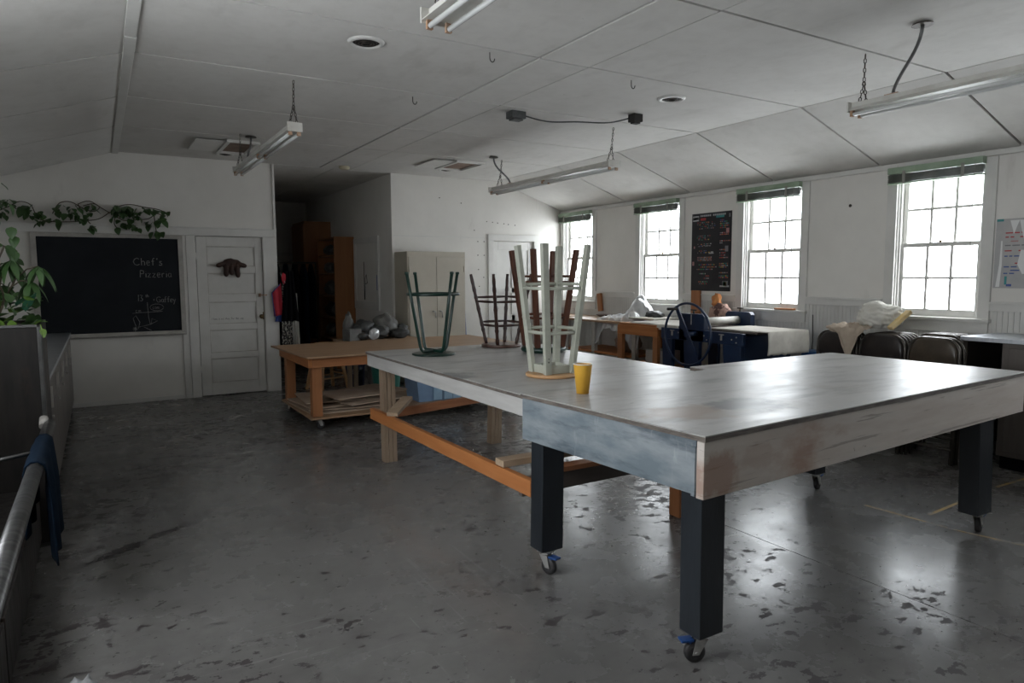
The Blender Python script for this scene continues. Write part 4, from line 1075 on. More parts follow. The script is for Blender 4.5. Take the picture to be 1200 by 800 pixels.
# 4 brown square-legged stool with green seat
wood_stool('bar_stool', 'red-brown straight-legged stool with green padded seat, upside down behind pale stool', (3.085, 4.65, ZL+.0005), .155, .272, .82, R(-17), (.038, .038), 'brown', 'green', .185, .046,
           ((.30, .61), (.28, .565)), .010, seatprof=[(.15, 0), (.178, .008), (.187, .025), (.18, .042), (.15, .046)], seg=18)
# cup
cp = thing('paper_cup', 'yellow paper cup on the white table in front of the pale stool', 'cup', (2.065, 2.755, ZT+.0005))
mb = MB()
mb.lathe([(.031, 0), (.0475, .148)], seg=32); mb.f.pop(); mb.sm.pop()
mb.lathe([(.029, .006), (.0455, .147)], seg=32); mb.f.pop(); mb.sm.pop()
mb.build('cup_wall', 'yellowcup', cp)
MB().tube([(.0475*math.cos(a), .0475*math.sin(a), .149) for a in [k*PI/20 for k in range(40)]], .0024, 8, closed=True).build('rim', 'cuprim', cp)

# ------------------------------------------------------------------ left side: steel units
cu = thing('steel_counter', 'long stainless counter with taupe drawer fronts along the left wall', 'counter', (-.65, 7.4, 0))
def c_(mb, nm, m, **k): return rel(mb, cu).build(nm, m, cu, **k)
c_(MB().box(-.98, -.3, 5.3, 9.43, .855, .885), 'worktop', 'steel', bevel=.004)
c_(MB().box(-.98, -.955, 5.3, 9.43, .885, .96), 'upstand', 'steel')
c_(MB().box(-.97, -.325, 5.32, 9.42, .08, .854), 'body', 'steel_c')
ys_ = [5.33+k*.815 for k in range(6)]
for k in range(5):
    y0, y1 = ys_[k]+.004, ys_[k+1]-.004
    dr = c_(MB().box(-.324, -.31, y0, y1, .66, .84), 'drawer', 'steel_c', bevel=.002)
    c_(MB().box(-.309, -.292, y0+.02, y0+.06, .675, .81), 'handle', 'frame_w', ) .parent = dr
    dd = c_(MB().box(-.324, -.31, y0, y1, .10, .652), 'door', 'steel_c', bevel=.002)
    c_(MB().lathe([(.008, 0), (.011, .012), (.004, .016)], (-.31, y0+.12, .60), 10, Matrix.Rotation(R(90), 4, 'Y')), 'knob', 'zinc').parent = dd
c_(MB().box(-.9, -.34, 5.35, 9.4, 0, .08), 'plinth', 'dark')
# planter-backed steel unit
un = thing('steel_sink_unit', 'tall dull stainless unit topped by plants, at the left edge of the picture', 'cabinet', (-.65, 4.95, 0))
def u_(mb, nm, m, **k): return rel(mb, un).build(nm, m, un, **k)
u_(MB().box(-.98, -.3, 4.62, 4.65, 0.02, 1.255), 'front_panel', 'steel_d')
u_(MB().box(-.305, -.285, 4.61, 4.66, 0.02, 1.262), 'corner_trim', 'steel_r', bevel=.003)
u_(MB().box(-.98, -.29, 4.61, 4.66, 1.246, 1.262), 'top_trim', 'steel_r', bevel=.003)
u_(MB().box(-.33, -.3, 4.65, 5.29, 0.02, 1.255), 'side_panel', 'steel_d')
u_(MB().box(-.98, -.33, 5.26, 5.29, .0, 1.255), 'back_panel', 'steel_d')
u_(MB().box(-.98, -.33, 4.65, 5.26, 1.15, 1.235), 'soil', 'soil')
# low steel base with rail in front of it
lo_ = thing('steel_base_cabinet', 'low dark steel base cabinet with a tubular rail, nearest on the left', 'cabinet', (-.65, 2.9, 0))
def l_(mb, nm, m, **k): return rel(mb, lo_).build(nm, m, lo_, **k)
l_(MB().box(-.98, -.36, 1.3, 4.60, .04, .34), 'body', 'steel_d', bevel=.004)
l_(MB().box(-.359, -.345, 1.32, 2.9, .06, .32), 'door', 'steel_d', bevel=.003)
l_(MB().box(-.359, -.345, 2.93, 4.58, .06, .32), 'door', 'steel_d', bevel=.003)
l_(MB().cyl((-.275, 1.2, .700), (-.275, 4.605, .700), .030, 20), 'rail', 'steel_r')
for y in (3.9,): l_(MB().cyl((-.60, y, .66), (-.275, y, .70), .010, 10).cyl((-.60, y, .66), (-.60, y, .34), .010, 10), 'rail_bracket', 'steel_r')
l_(MB().cyl((-.30, 4.55, .70), (-.30, 4.61, .735), .022, 12), 'rail_end', 'frame_w')
for y in (1.4, 4.5): l_(MB().box(-.95, -.40, y, y+.06, 0, .04), 'foot', 'rubber')
# towel folded over the rail
def tw(u, v):
    # v: round the rail from back hem over to front hem
    s = v
    yy = 3.52+u*.62
    if s < .28: z = .70-(.28-s)/.28*.30; x = -.275-.036-.01*(1-s)
    elif s < .40:
        a = PI-(s-.28)/.12*PI; x = -.275+.037*math.cos(a); z = .70+.037*math.sin(a)
    else: z = .70-(s-.40)/.60*.44; x = -.275+.037+.02*(s-.4)
    x += .014*math.sin(u*15+v*2)*min(1, abs(s-.34)*4) ; z += .012*math.sin(u*9)*(1 if s > .95 or s < .03 else 0)
    yy += .02*math.sin(v*7)*(s-.3)
    return (x, yy, z)
cloth('towel', tw, 'navy', 'dark navy towel folded over the steel rail', 'towel', 30, 34, (-.27, 3.8, .7), solid=.006)
def rag(u, v):
    return (-.20+.05*(u-.5)*(1.3-v*.6)+.01*math.sin(v*9), 2.36+.10*(u-.5)+.03*v, .30*(1-v)+.005+.015*math.sin(u*8+v*4)*(1-v))
# crumpled paper towel on the floor edge
o = MB().blob((-.135, 2.72, .055), (.05, .11, .055), .5, 2.5, 77, 3, .001).build('crumpled_bag', 'film', origin=(-.135, 2.72, 0)); tag(o, 'crumpled clear plastic bag on the floor by the steel base cabinet', 'bag')

# ------------------------------------------------------------------ plants
def leafmesh(name, L, W, fold=.25, droop=.25, tip=1.0):
    n = 6; vs = []; fs = []
    for i in range(n+1):
        t = i/n; w_ = W*math.sin(PI*min(1, t**.75*1.0))**.8*(1-.15*t) if 0 < i < n else 0.0
        z = -droop*L*t*t
        for s in (-1, 0, 1): vs.append((s*w_/2, L*t, z+abs(s)*w_*fold*.5))
    for i in range(n):
        for j in (0, 1):
            a = i*3+j; fs.append((a, a+1, a+4, a+3))
    me = bpy.data.meshes.new(name); me.from_pydata(vs, [], fs)
    me.polygons.foreach_set('use_smooth', [True]*len(fs)); me.update()
    return me
LM = {}
for nm, a in dict(ivy=(.075, .07), ivy2=(.095, .075), long=(.20, .062), longd=(.19, .06), small=(.05, .045), lime=(.07, .06), glossy=(.17, .085)).items():
    LM[nm] = leafmesh('leaf_'+nm, *a, droop=.35 if nm.startswith('long') else .2)
for nm, mt_ in dict(ivy='plant2', ivy2='plant', long='plant', longd='plant2', small='plant2', lime='plant3', glossy='plant4').items(): LM[nm].materials.append(MT[mt_])
def leaf(par, kind, p, d, roll=0, sc=1):
    o = bpy.data.objects.new('leaf', LM[kind]); COL.objects.link(o)
    d = Vector(d).normalized()
    q_ = d.to_track_quat('Y', 'Z')
    o.rotation_mode = 'QUATERNION'
    from mathutils import Quaternion
    o.rotation_quaternion = q_ @ Quaternion((0, 1, 0), roll)
    o.location = Vector(p)-Vector(par.location); o.scale = (sc, sc, sc); o.parent = par
    return o
# trailing vine across the far wall
vn = thing('trailing_vine', 'green trailing vine running along the far wall above the chalkboard', 'plant', (0, YF-.06, 2.15))
rv = random.Random(5)
yv = YF-.05
stems = [[(-.98, 2.30), (-.86, 2.36), (-.72, 2.27), (-.60, 2.20), (-.48, 2.16), (-.30, 2.15), (-.1, 2.17), (.05, 2.20), (.16, 2.28)],
         [(-.95, 2.22), (-.8, 2.30), (-.70, 2.36), (-.6, 2.33), (-.55, 2.22), (-.45, 2.14), (-.36, 2.18)],
         [(-.40, 2.24), (-.33, 2.36), (-.22, 2.38), (-.10, 2.31), (0.0, 2.28), (.06, 2.33), (.0, 2.37), (-.1, 2.34)],
         [(-.15, 2.36), (-.04, 2.40), (.06, 2.34), (.16, 2.27)],
         [(.16, 2.27), (.25, 2.35), (.38, 2.38), (.52, 2.355), (.66, 2.335), (.74, 2.30), (.77, 2.25)],
         [(.2, 2.25), (.3, 2.19), (.42, 2.20), (.56, 2.22), (.64, 2.28), (.70, 2.27)],
         [(.62, 2.28), (.63, 2.15), (.64, 2.04)], [(-.15, 2.36), (-.10, 2.22), (-.04, 2.14)], [(.22, 2.25), (.2, 2.15), (.24, 2.08)]]
def smooth(pts, y, k=4):
    out = []
    n = len(pts)
    for i in range(n-1):
        p0 = pts[max(i-1, 0)]; p1 = pts[i]; p2 = pts[i+1]; p3 = pts[min(i+2, n-1)]
        for s in range(k):
            t = s/k
            f = lambda a, b, c, d: .5*((2*b)+(-a+c)*t+(2*a-5*b+4*c-d)*t*t+(-a+3*b-3*c+d)*t**3)
            out.append((f(p0[0], p1[0], p2[0], p3[0]), y+.012*math.sin(i+t), f(p0[1], p1[1], p2[1], p3[1])))
    out.append((pts[-1][0], y, pts[-1][1]))
    return out
for s_ in stems: rel(MB().tube(smooth(s_, yv), .0055, 6), vn).build('stem', 'stem', vn)
def cluster(cx, cz, rx, rz_, n, kinds=('ivy', 'ivy2', 'ivy'), sc=1.0):
    for _ in range(n):
        a = rv.uniform(0, 2*PI); r = math.sqrt(rv.random())
        p = (cx+rx*r*math.cos(a), yv-rv.uniform(.0, .06), cz+rz_*r*math.sin(a))
        d = (rv.uniform(-.8, .8), -rv.uniform(.3, .9), -rv.uniform(.3, 1.1))
        leaf(vn, rv.choice(kinds), p, d, rv.uniform(-.6, .6), sc*rv.uniform(.8, 1.25))
for c in ((-.85, 2.30, .12, .1, 16), (-.6, 2.27, .14, .06, 12), (-.45, 2.18, .15, .06, 9), (-.25, 2.29, .13, .08, 16), (-.1, 2.22, .08, .07, 7), (0, 2.33, .08, .04, 5),
          (.33, 2.33, .12, .05, 18), (.25, 2.25, .13, .07, 14), (.38, 2.24, .08, .06, 10), (.3, 2.13, .1, .04, 6), (.42, 2.14, .06, .05, 6), (.55, 2.17, .07, .03, 5), (.5, 2.32, .04, .03, 4),
          (.62, 2.31, .06, .02, 4), (.74, 2.28, .04, .05, 4), (.66, 2.2, .05, .07, 6), (.63, 2.06, .06, .015, 4), (-.03, 2.1, .06, .03, 4)):
    cluster(*c)
# umbrella plant rising out of the steel unit
up_ = thing('umbrella_plant', 'umbrella plant with long drooping leaflets on the steel unit', 'plant', (-.52, 4.9, 1.236))
def whorl(par, c, n, kind, sc, tilt=.5, skip=None, a0=0):
    for k in range(n):
        a = a0+2*PI*k/n
        leaf(par, kind, c, (math.cos(a), math.sin(a)*.8, -tilt-.2*rv.random()), rv.uniform(-.2, .2), sc*rv.uniform(.85, 1.15))
for (base, tips) in (((-.52, 4.9, 1.236), [(-.42, 4.85, 1.62), (-.29, 4.80, 1.585), (-.33, 4.78, 1.50), (-.52, 4.85, 1.64), (-.47, 4.95, 1.48)]),):
    for tp in tips:
        b_ = Vector(base); t_ = Vector(tp)
        mid = b_.lerp(t_, .5)+Vector((0, 0, .10))
        rel(MB().tube([b_, b_.lerp(mid, .5)+Vector((0, 0, .03)), mid, mid.lerp(t_, .5)+Vector((0, 0, .02)), t_], .004, 6), up_).build('stem', 'stem', up_)
        whorl(up_, t_, 7, rv.choice(('long', 'longd', 'long')), .72, .75, a0=rv.random())
lp_ = thing('leafy_plant', 'low bushy houseplants filling the top of the steel unit', 'plant', (-.6, 4.75, 1.236))
for _ in range(150):
    x = rv.uniform(-.80, -.31); y = rv.uniform(4.66, 5.1); z = 1.24+rv.uniform(0, .17)
    leaf(lp_, rv.choice(('ivy2', 'ivy2', 'ivy', 'lime', 'small')), (x, y, z), (rv.uniform(-1, 1), rv.uniform(-1, .3), rv.uniform(.0, .9)), rv.uniform(-.5, .5), rv.uniform(.6, 1.0))
for (x, y, z, dx, dz, k) in ((-.36, 4.75, 1.33, .3, .8, 'glossy'), (-.40, 4.72, 1.36, .5, .5, 'glossy'), (-.30, 4.62, 1.27, .6, .2, 'lime'), (-.285, 4.61, 1.24, .3, -.8, 'lime'), (-.31, 4.6, 1.26, .6, .6, 'lime'), (-.42, 4.68, 1.24, .0, .9, 'lime'), (-.47, 4.7, 1.25, -.2, .9, 'lime')):
    leaf(lp_, k, (x, y, z), (dx, -.3, dz), 0, .8)
rel(MB().tube([(-.30, 4.66, 1.255), (-.283, 4.59, 1.262), (-.275, 4.585, 1.20)], .003, 5), lp_).build('stem', 'plant3', lp_)
cv = thing('climbing_plant', 'tall climbing plant with dark oval leaves at the far left edge', 'plant', (-.72, 4.95, 1.236))
st_ = [(-.62, 1.236), (-.58, 1.45), (-.50, 1.62), (-.53, 1.82), (-.49, 2.0), (-.56, 2.15)]
rel(MB().tube(smooth([(a, b) for a, b in st_], 4.95), .006, 6), cv).build('stem', 'stem', cv)
rel(MB().tube(smooth([(-.52, 1.236), (-.46, 1.4), (-.49, 1.55), (-.44, 1.7)], 4.8), .005, 6), cv).build('stem', 'stem', cv)
for _ in range(46):
    t = rv.random(); x = rv.uniform(-.62, -.42); z = 1.42+t*.66
    leaf(cv, rv.choice(('ivy2', 'ivy', 'ivy2')), (x, 4.95+rv.uniform(-.12, .1), z), (rv.uniform(-1, 1), rv.uniform(-.9, 0), rv.uniform(-1, -.1)), rv.uniform(-.5, .5), rv.uniform(.55, .95))
for _ in range(8): leaf(cv, 'ivy2', (-.42+rv.uniform(-.03, .04), 4.9, 1.62+rv.uniform(-.1, .2)), (rv.uniform(-.2, .8), -.5, -.9), 0, .8)
# mottled rope of leaves hanging from the vine on the left
# ------------------------------------------------------------------ ceiling fixtures
def chain(mb, p, q, r=.003, L=.026):
    p = Vector(p); q = Vector(q); n = max(2, int((q-p).length/L)); d = (q-p)/n
    u = d.normalized(); a = u.orthogonal().normalized(); b = u.cross(a)
    for i in range(n):
        c = p+d*(i+.5); s = a if i % 2 else b
        l = d.length*.62
        pts = [c+u*l*math.cos(t)+s*.0085*math.sin(t) for t in [k*2*PI/6 for k in range(6)]]
        mb.tube(pts, r, 4, closed=True)
def strip_lamp(label, x, y0, y1, zt, conduit_y, canopy, cy_far=None, wide=.11, chains=None, ch_x=None):
    t = thing('fluorescent_lamp', label, 'lamp', (x, (y0+y1)/2, zt), group='hanging strip lamps')
    def a_(mb, nm, m, par=None, **k): return rel(mb, t).build(nm, m, par or t, **k)
    w2 = wide/2
    # channel with sloping reflector sides
    prof = [(-w2*.55, 0), (w2*.55, 0), (w2*.55, -.028), (w2, -.052), (w2, -.056), (0, -.046), (-w2, -.056), (-w2, -.052), (-w2*.55, -.028)]
    n = len(prof)
    vs = [(x+px, y0, zt+pz) for px, pz in prof]+[(x+px, y1, zt+pz) for px, pz in prof]
    mb = MB().add(vs, [list(range(n))[::-1], list(range(n, 2*n))]+[(i, (i+1) % n, n+(i+1) % n, n+i) for i in range(n)])
    a_(mb, 'housing', 'lamp')
    for ye in (y0, y1):
        s = -1 if ye == y0 else 1
        a_(MB().box(x-w2*1.02, x+w2*1.02, min(ye, ye+s*.012), max(ye, ye+s*.012), zt-.066, zt+.003), 'end_plate', 'lamp', bevel=.002)
        for sx in (-1, 1):
            a_(MB().box(x+sx*w2*.58-.014, x+sx*w2*.58+.014, min(ye-s*.018, ye-s*.001), max(ye-s*.018, ye-s*.001), zt-.092, zt-.045), 'lamp_holder', 'rust')
    ym = (y0+y1)/2
    for sx in (-1, 1):
        for (a, b) in ((y0+.02, ym-.02), (ym+.02, y1-.02)):
            a_(MB().cyl((x+sx*w2*.58, a, zt-.078), (x+sx*w2*.58, b, zt-.078), .0125, 12), 'tube_lamp', 'tube')
        a_(MB().box(x+sx*w2*.58-.012, x+sx*w2*.58+.012, ym-.018, ym+.018, zt-.09, zt-.045), 'lamp_holder', 'rust')
    for yc in (chains or (y0+.03, y1-.06)):
        mb = MB()
        cx_ = ch_x if ch_x is not None else x
        zj = zt+(ZC-zt)*.42
        chain(mb, (x-w2*.5, yc, zt), (x*.6+cx_*.4, yc, zj)); chain(mb, (x+w2*.5, yc, zt), (x*.6+cx_*.4, yc, zj)); chain(mb, (x*.6+cx_*.4, yc, zj), (cx_, yc, ZC-.002))
        a_(mb, 'chain', 'iron')
    if canopy:
        cxp, cyp = canopy
        c = a_(MB().lathe([(.058, 0), (.054, .008), (.02, .014), (.012, .014)][::-1], (cxp, cyp, ZC-.016), 20, None), 'canopy', 'iron')
        pts = []
        p0 = Vector((cxp, cyp, ZC-.012)); p3 = Vector((x, conduit_y, zt+.001))
        p1 = p0+Vector((0, 0, -.16)); p2 = p3+Vector((0, 0, .13))+(p0-p3)*.15
        p2.z = p3.z+.13
        for k in range(13):
            s = k/12; pts.append(p0*(1-s)**3+p1*3*s*(1-s)**2+p2*3*s*s*(1-s)+p3*s**3)
        a_(MB().tube(pts, .0105, 10), 'conduit', 'conduit')
        a_(MB().box(x-.02, x+.02, conduit_y-.045, conduit_y+.045, zt-.02, zt+.012), 'conduit_clip', 'rust', bevel=.002)
    return t
strip_lamp('twin-tube strip lamp hanging from chains left of the alcove, near the vine wall', 1.325, 5.37, 7.78, 2.668, 7.25, (1.45, 7.72), chains=(5.40, 7.66), ch_x=1.335)
strip_lamp('twin-tube strip lamp hanging over the stools in the middle of the room', 4.45, 5.45, 7.86, 2.655, 7.45, (4.27, 7.55), wide=.15, chains=(5.50, 7.72), ch_x=4.485)
strip_lamp('twin-tube strip lamp at upper right with a curved conduit', 4.47, .55, 2.915, 2.672, 2.66, (4.22, 2.35), wide=.15, chains=(2.86, .8), ch_x=4.475)
strip_lamp('twin-tube strip lamp cut off by the top edge of the picture', 1.365, .50, 2.91, 2.700, 2.62, (1.45, 2.3), wide=.16, chains=(2.84, .8), ch_x=1.36)
def vent(x, y, label, r=.115):
    t = thing('ceiling_vent', label, 'vent', (x, y, ZC), group='round ceiling vents')
    MB().lathe([(r, 0), (r*.97, -.010), (r*.78, -.016), (r*.72, -.006)], seg=32, cap=False).build('ring', 'trim', t)
    MB().lathe([(r*.75, -.0015), (r*.75, -.0005)], seg=32).build('backing', 'ventdark', t)
    for k, rr in enumerate((.58, .42, .26)):
        MB().tube([(r*rr*math.cos(a), r*rr*math.sin(a), -.008-.004*k) for a in [i*PI/14 for i in range(28)]], .004, 6, closed=True).build('louvre', 'iron', t)
    return t
vent(1.523, 4.31, 'round ceiling vent on the left, between the lamps')
vent(4.18, 4.37, 'round ceiling vent on the right, near the small black boxes')
vent(4.20, 8.78, 'small round ceiling vent beside the far open hatch', .1)
vent(1.38, 8.95, 'round ceiling vent in front of the hatch above the left lamp', .1)
def cut_hatch(x0, x1, y0, y1, label):
    t = thing('ceiling_hatch', label, 'hatch', ((x0+x1)/2, (y0+y1)/2, ZC))
    def a_(mb, nm, m): return rel(mb, t).build(nm, m, t, bevel=.002)
    a_(MB().box(x0, x1, y0, y1, ZC-.006, ZC-.001), 'recess', 'cardbrown')
    for b in ((x0-.04, x0, y0-.04, y1+.04), (x1, x1+.04, y0-.04, y1+.04), (x0, x1, y0-.04, y0), (x0, x1, y1, y1+.04)):
        a_(MB().box(*b, ZC-.03, ZC-.001), 'frame', 'trim')
    # hanging flap
    a_(MB().box(x0-.34, x0-.05, y0, y1, ZC-.020, ZC-.012), 'flap', 'trim')
cut_hatch(4.02, 4.36, 8.02, 8.62, 'open brown ceiling hatch near the far wall, right of the alcove')
cut_hatch(1.30, 1.56, 8.05, 8.75, 'open brown ceiling hatch above the far end of the left lamp')
sd = MB().lathe([(.07, 0), (.07, -.025), (.05, -.04), (.02, -.042)], (2.90, 9.18, ZC-.004), 20).build('smoke_detector', 'smoke', origin=(2.9, 9.18, ZC)); tag(sd, 'yellowed round smoke detector on the ceiling by the alcove', 'detector')
for i, (x, y, lb) in enumerate(((2.295, 4.10, 'ceiling hook nearest the camera left of the strip seam'), (2.295, 5.40, 'ceiling hook left of the strip seam, above the green stool'), (3.535, 4.13, 'ceiling hook right of the strip seam'))):
    pts = [(0, 0, 0), (0, 0, -.035)]+[(.0+.022*math.sin(a)*1, -.0, -.057-.022*-math.cos(a)) for a in [k*.45 for k in range(9)]]
    pts = [(0, 0, 0), (0, 0, -.03)]+[(.018*(math.cos(a)-1)*-1, 0, -.035-.024*math.sin(a)) for a in [k*.45 for k in range(8)]]
    o = MB().tube([(x+px, y+py, ZC+pz) for px, py, pz in pts], .0035, 6).build('ceiling_hook', 'iron', origin=(x, y, ZC)); tag(o, lb, 'hook', 'hooks in the ceiling')
# junction boxes with cable
jb = thing('junction_box', 'grey metal junction box on the ceiling, left end of the loose cable', 'box', (3.30, 5.42, ZC))
MB().box(-.075, .075, -.055, .055, -.065, -.0005).build('body', 'boxgrey', jb, bevel=.006)
MB().box(-.055, .055, -.04, .04, -.08, -.066).build('cover', 'boxgrey', jb, bevel=.006)
jb = thing('junction_box', 'small black junction box on the ceiling, right end of the loose cable', 'box', (4.30, 4.96, ZC))
MB().box(-.05, .05, -.045, .045, -.07, -.0005).build('body', 'ventdark', jb, bevel=.003)
MB().box(-.035, .035, -.03, .03, -.085, -.071).build('outlet', 'ventdark', jb, bevel=.003)
pts = []
for k in range(21):
    s = k/20; p = Vector((3.375, 5.385, 0)).lerp(Vector((4.25, 4.98, 0)), s)
    pts.append((p.x, p.y, ZC-.035-.055*math.sin(s*PI)-.012*math.sin(s*3*PI)))
o = MB().tube(pts, .0065, 8).build('ceiling_cable', 'boxgrey', origin=(3.37, 5.38, ZC)); tag(o, 'loose grey cable sagging between the two ceiling junction boxes', 'cable')

# ------------------------------------------------------------------ etching press with wheel
pr_ = thing('etching_press', 'navy blue etching press with a large hand wheel by the windows', 'press', (5.9, 5.4, 0))
def p_(mb, nm, m, par=None, **k): return rel(mb, pr_).build(nm, m, par or pr_, **k)
XN, XF_ = 5.56, 6.30
for x0, lab in ((XN, 1), (XF_, 0)):
    # tower
    mb = MB(); w_ = .185; h0, h1 = .80, 1.10
    prof = [(-w_, h0), (w_, h0), (w_, h1-.03), (w_-.03, h1), (-w_+.03, h1), (-w_, h1-.03)]
    n = len(prof)
    vs = [(x0, 5.45+py, pz) for py, pz in prof]+[(x0+.07, 5.45+py, pz) for py, pz in prof]
    mb.add(vs, [list(range(n))[::-1], list(range(n, 2*n))]+[(i, (i+1) % n, n+(i+1) % n, n+i) for i in range(n)])
    tow = p_(mb, 'tower', 'press', bevel=.006)
    p_(MB().cyl((x0+.035, 5.45, 1.10), (x0+.035, 5.45, 1.135), .010, 10).beam((x0+.035, 5.41, 1.14), (x0+.035, 5.49, 1.14), .014, .014), 'pressure_screw', 'iron', tow)
    if lab: p_(MB().box(x0-.004, x0-.0005, 5.443, 5.457, .98, 1.09), 'gauge_strip', 'zinc', tow)
    # side rail and legs
    p_(MB().box(x0, x0+.05, 4.74, 5.92, .80, .925), 'side_rail', 'press', bevel=.006)
    for (ya, yb, tpr) in ((4.76, 5.0, .06), (5.33, 5.56, .04), (5.74, 5.90, .03)):
        mb = MB()
        vs = [(x0, ya+tpr*.2, 0), (x0, yb-tpr, 0), (x0, yb, .80), (x0, ya, .80)]; vs += [(x+.05, y, z) for x, y, z in vs]
        mb.add(vs, [(3, 2, 1, 0), (4, 5, 6, 7), (0, 1, 5, 4), (1, 2, 6, 5), (2, 3, 7, 6), (3, 0, 4, 7)])
        p_(mb, 'leg', 'press', bevel=.004)
    if lab:
        for (y, z) in ((4.82, .885), (4.82, .83), (4.88, .858), (5.22, .83), (5.26, .87), (5.64, .88), (5.85, .85)):
            p_(MB().cyl((x0-.006, y, z), (x0, y, z), .008, 8), 'bolt', 'zinc')
        for y in (5.02, 5.74): p_(MB().box(x0-.004, x0-.0005, y-.035, y+.035, .895, .905).box(x0-.004, x0-.0005, y-.012, y+.012, .84, .894), 'bracket', 'zinc')
p_(MB().box(XN+.05, XF_, 4.76, 4.80, .30, .9), 'end_plate', 'press')
p_(MB().box(XN+.05, XF_, 5.86, 5.90, .80, .9), 'end_plate', 'press')
p_(MB().cyl((XN+.07, 5.45, 1.005), (XF_, 5.45, 1.005), .045, 24), 'upper_roller', 'roller')
p_(MB().cyl((XN+.07, 5.45, .86), (XF_, 5.45, .86), .04, 24), 'lower_roller', 'zinc')
p_(MB().box(XN-.01+.05+.03, XF_-.01, 4.62, 5.98, .926, .945), 'bed', 'edge')
whl = p_(MB().tube([(5.42, 5.37+.335*math.cos(a), .885+.335*math.sin(a)) for a in [k*PI/30 for k in range(60)]], .0135, 10, closed=True), 'hand_wheel', 'press')
sp = MB()
for a in (R(60), R(240)): sp.beam((5.42, 5.37, .885), (5.42, 5.37+.325*math.cos(a), .885+.325*math.sin(a)), .05, .014, up=(1, 0, 0), w2=.045, h2=.012)
p_(sp, 'spoke', 'press', whl)
p_(MB().cyl((5.40, 5.37, .885), (5.56, 5.37, .885), .03, 16), 'hub', 'press', whl)
a = R(64); p_(MB().cyl((5.42, 5.37+.30*math.cos(a)+.02, .885+.30*math.sin(a)), (5.30, 5.37+.30*math.cos(a)+.05, .885+.30*math.sin(a)), .015, 12), 'crank_grip', 'ventdark', whl)
# blanket over the bed
def blanket(u, v):
    y = 4.50+v*1.95 ; x = 5.66+u*.62
    z = .948+.004*noise.noise((u*5, v*9, 0))+(.02 if 0 else 0)
    if v < .10:  # hangs over the near end
        t = (.10-v)/.10; y = 4.695-.02*t+.012*math.sin(u*9)*t; z = .948-.23*t+.012*noise.noise((u*9, 1, 2))*t
    return (x, y, z)
def bl2(u, v):
    # lies on the bed and hangs down at the near end over the outer side
    if v < .7: y = 5.25-(v/.7)*.74; x = 5.65+.62*u; z = .95+.003*noise.noise((u*6, v*9, 3))
    else:
        t = (v-.7)/.3; y = 4.505-.01*math.sin(t*3)+.012*math.sin(u*11)*t; x = 5.65+.62*u; z = .95-.23*t+.012*noise.noise((u*14, 5, 1))*t
    return (x, y, z)
cloth('press_blanket', bl2, 'fabric_off', 'cream felt blanket hanging off the near end of the press bed', 'blanket', 30, 30, (5.9, 4.9, .95), solid=.008)
def bl3(u, v):
    x = 5.50+.72*u; y = 5.66+v*.82; z = .952+.006*noise.noise((u*6, v*6, 8))
    if u < .1: z -= (.1-u)*.55*(.6+.5*math.sin(v*5)); x = 5.57
    return (x, y, z)
cloth('press_blanket', bl3, 'fabric_off', 'cream felt blanket spread on the far end of the press, over the wood cabinet', 'blanket', 30, 24, (5.9, 6.1, .95), solid=.008)
# wood-framed cabinet left of the press
wc = thing('wooden_stand', 'open pine stand with a shelf at the far end of the press', 'stand', (5.9, 6.4, 0))
def w_f(mb, nm, m): return rel(mb, wc).build(nm, m, wc, bevel=.003)
w_f(MB().box(5.55, 6.25, 6.0, 6.66, .915, .94), 'top', 'pine_y')
w_f(MB().box(5.55, 5.58, 5.97, 6.69, .80, .914), 'front_rail', 'pine_y')
for (y0, y1) in ((5.97, 6.05), (6.60, 6.69)): 
    w_f(MB().box(5.55, 5.60, y0, y1, .0, .80), 'post', 'pine_v'); w_f(MB().box(6.2, 6.25, y0, y1, .0, .914), 'post', 'pine_v')
w_f(MB().box(5.55, 6.25, 5.97, 6.69, .40, .43), 'shelf', 'pine_y')
w_f(MB().box(6.22, 6.24, 6.05, 6.6, .43, .8), 'back_panel', 'dark')
o = MB().box(5.85, 6.1, 6.15, 6.5, .431, .60).build('carton', 'greycloth', bevel=.003); tag(o, 'pale carton on the shelf of the pine stand', 'box')
# low plank bench under the press
o = thing('low_bench', 'low orange pine bench under the press', 'bench', (6.1, 5.4, 0))
rel(MB().box(5.7, 6.25, 4.95, 5.84, .36, .40), o).build('plank', 'pine_y', o, bevel=.003)
for y in (5.0, 5.78): rel(MB().box(5.9, 6.1, y, y+.05, 0, .359), o).build('leg', 'pine_v', o)
o = MB().box(6.38, 6.44, 4.98, 5.12, 0, .86).build('timber_post', 'pine_v', bevel=.003); tag(o, 'short pine post standing behind the near end of the press', 'post')
# white table with plastic-wrapped object
wt = thing('side_table', 'small off-white table between the far windows, carrying plastic-covered goods', 'table', (6.2, 7.3, 0))
def t_(mb, nm, m): return rel(mb, wt).build(nm, m, wt, bevel=.003)
t_(MB().box(5.92, 6.60, 6.78, 8.40, .875, .905), 'tabletop', 'ply')
for (x, y) in ((5.94, 7.66), (5.94, 6.80), (6.52, 7.66), (6.52, 6.80), (6.52, 8.3), (5.94, 8.3)): t_(MB().box(x, x+.06, y, y+.07, 0, .874), 'leg', 'frame_w')
t_(MB().box(5.94, 6.58, 6.87, 8.29, .44, .47), 'shelf', 'pine_y')
o = MB().blob((6.2, 7.25, .60), (.16, .2, .15), .3, 2.5, 41, 3, .472).build('brown_sack', 'cardbrown', origin=(6.2, 7.25, .47)); tag(o, 'brown sack on the shelf under the plastic-covered goods', 'sack')
o = MB().box(6.20, 6.36, 7.02, 7.14, .906, 1.14).build('covered_box', 'boxgrey', bevel=.01); tag(o, 'dark grey box standing under the clear plastic sheet', 'box')
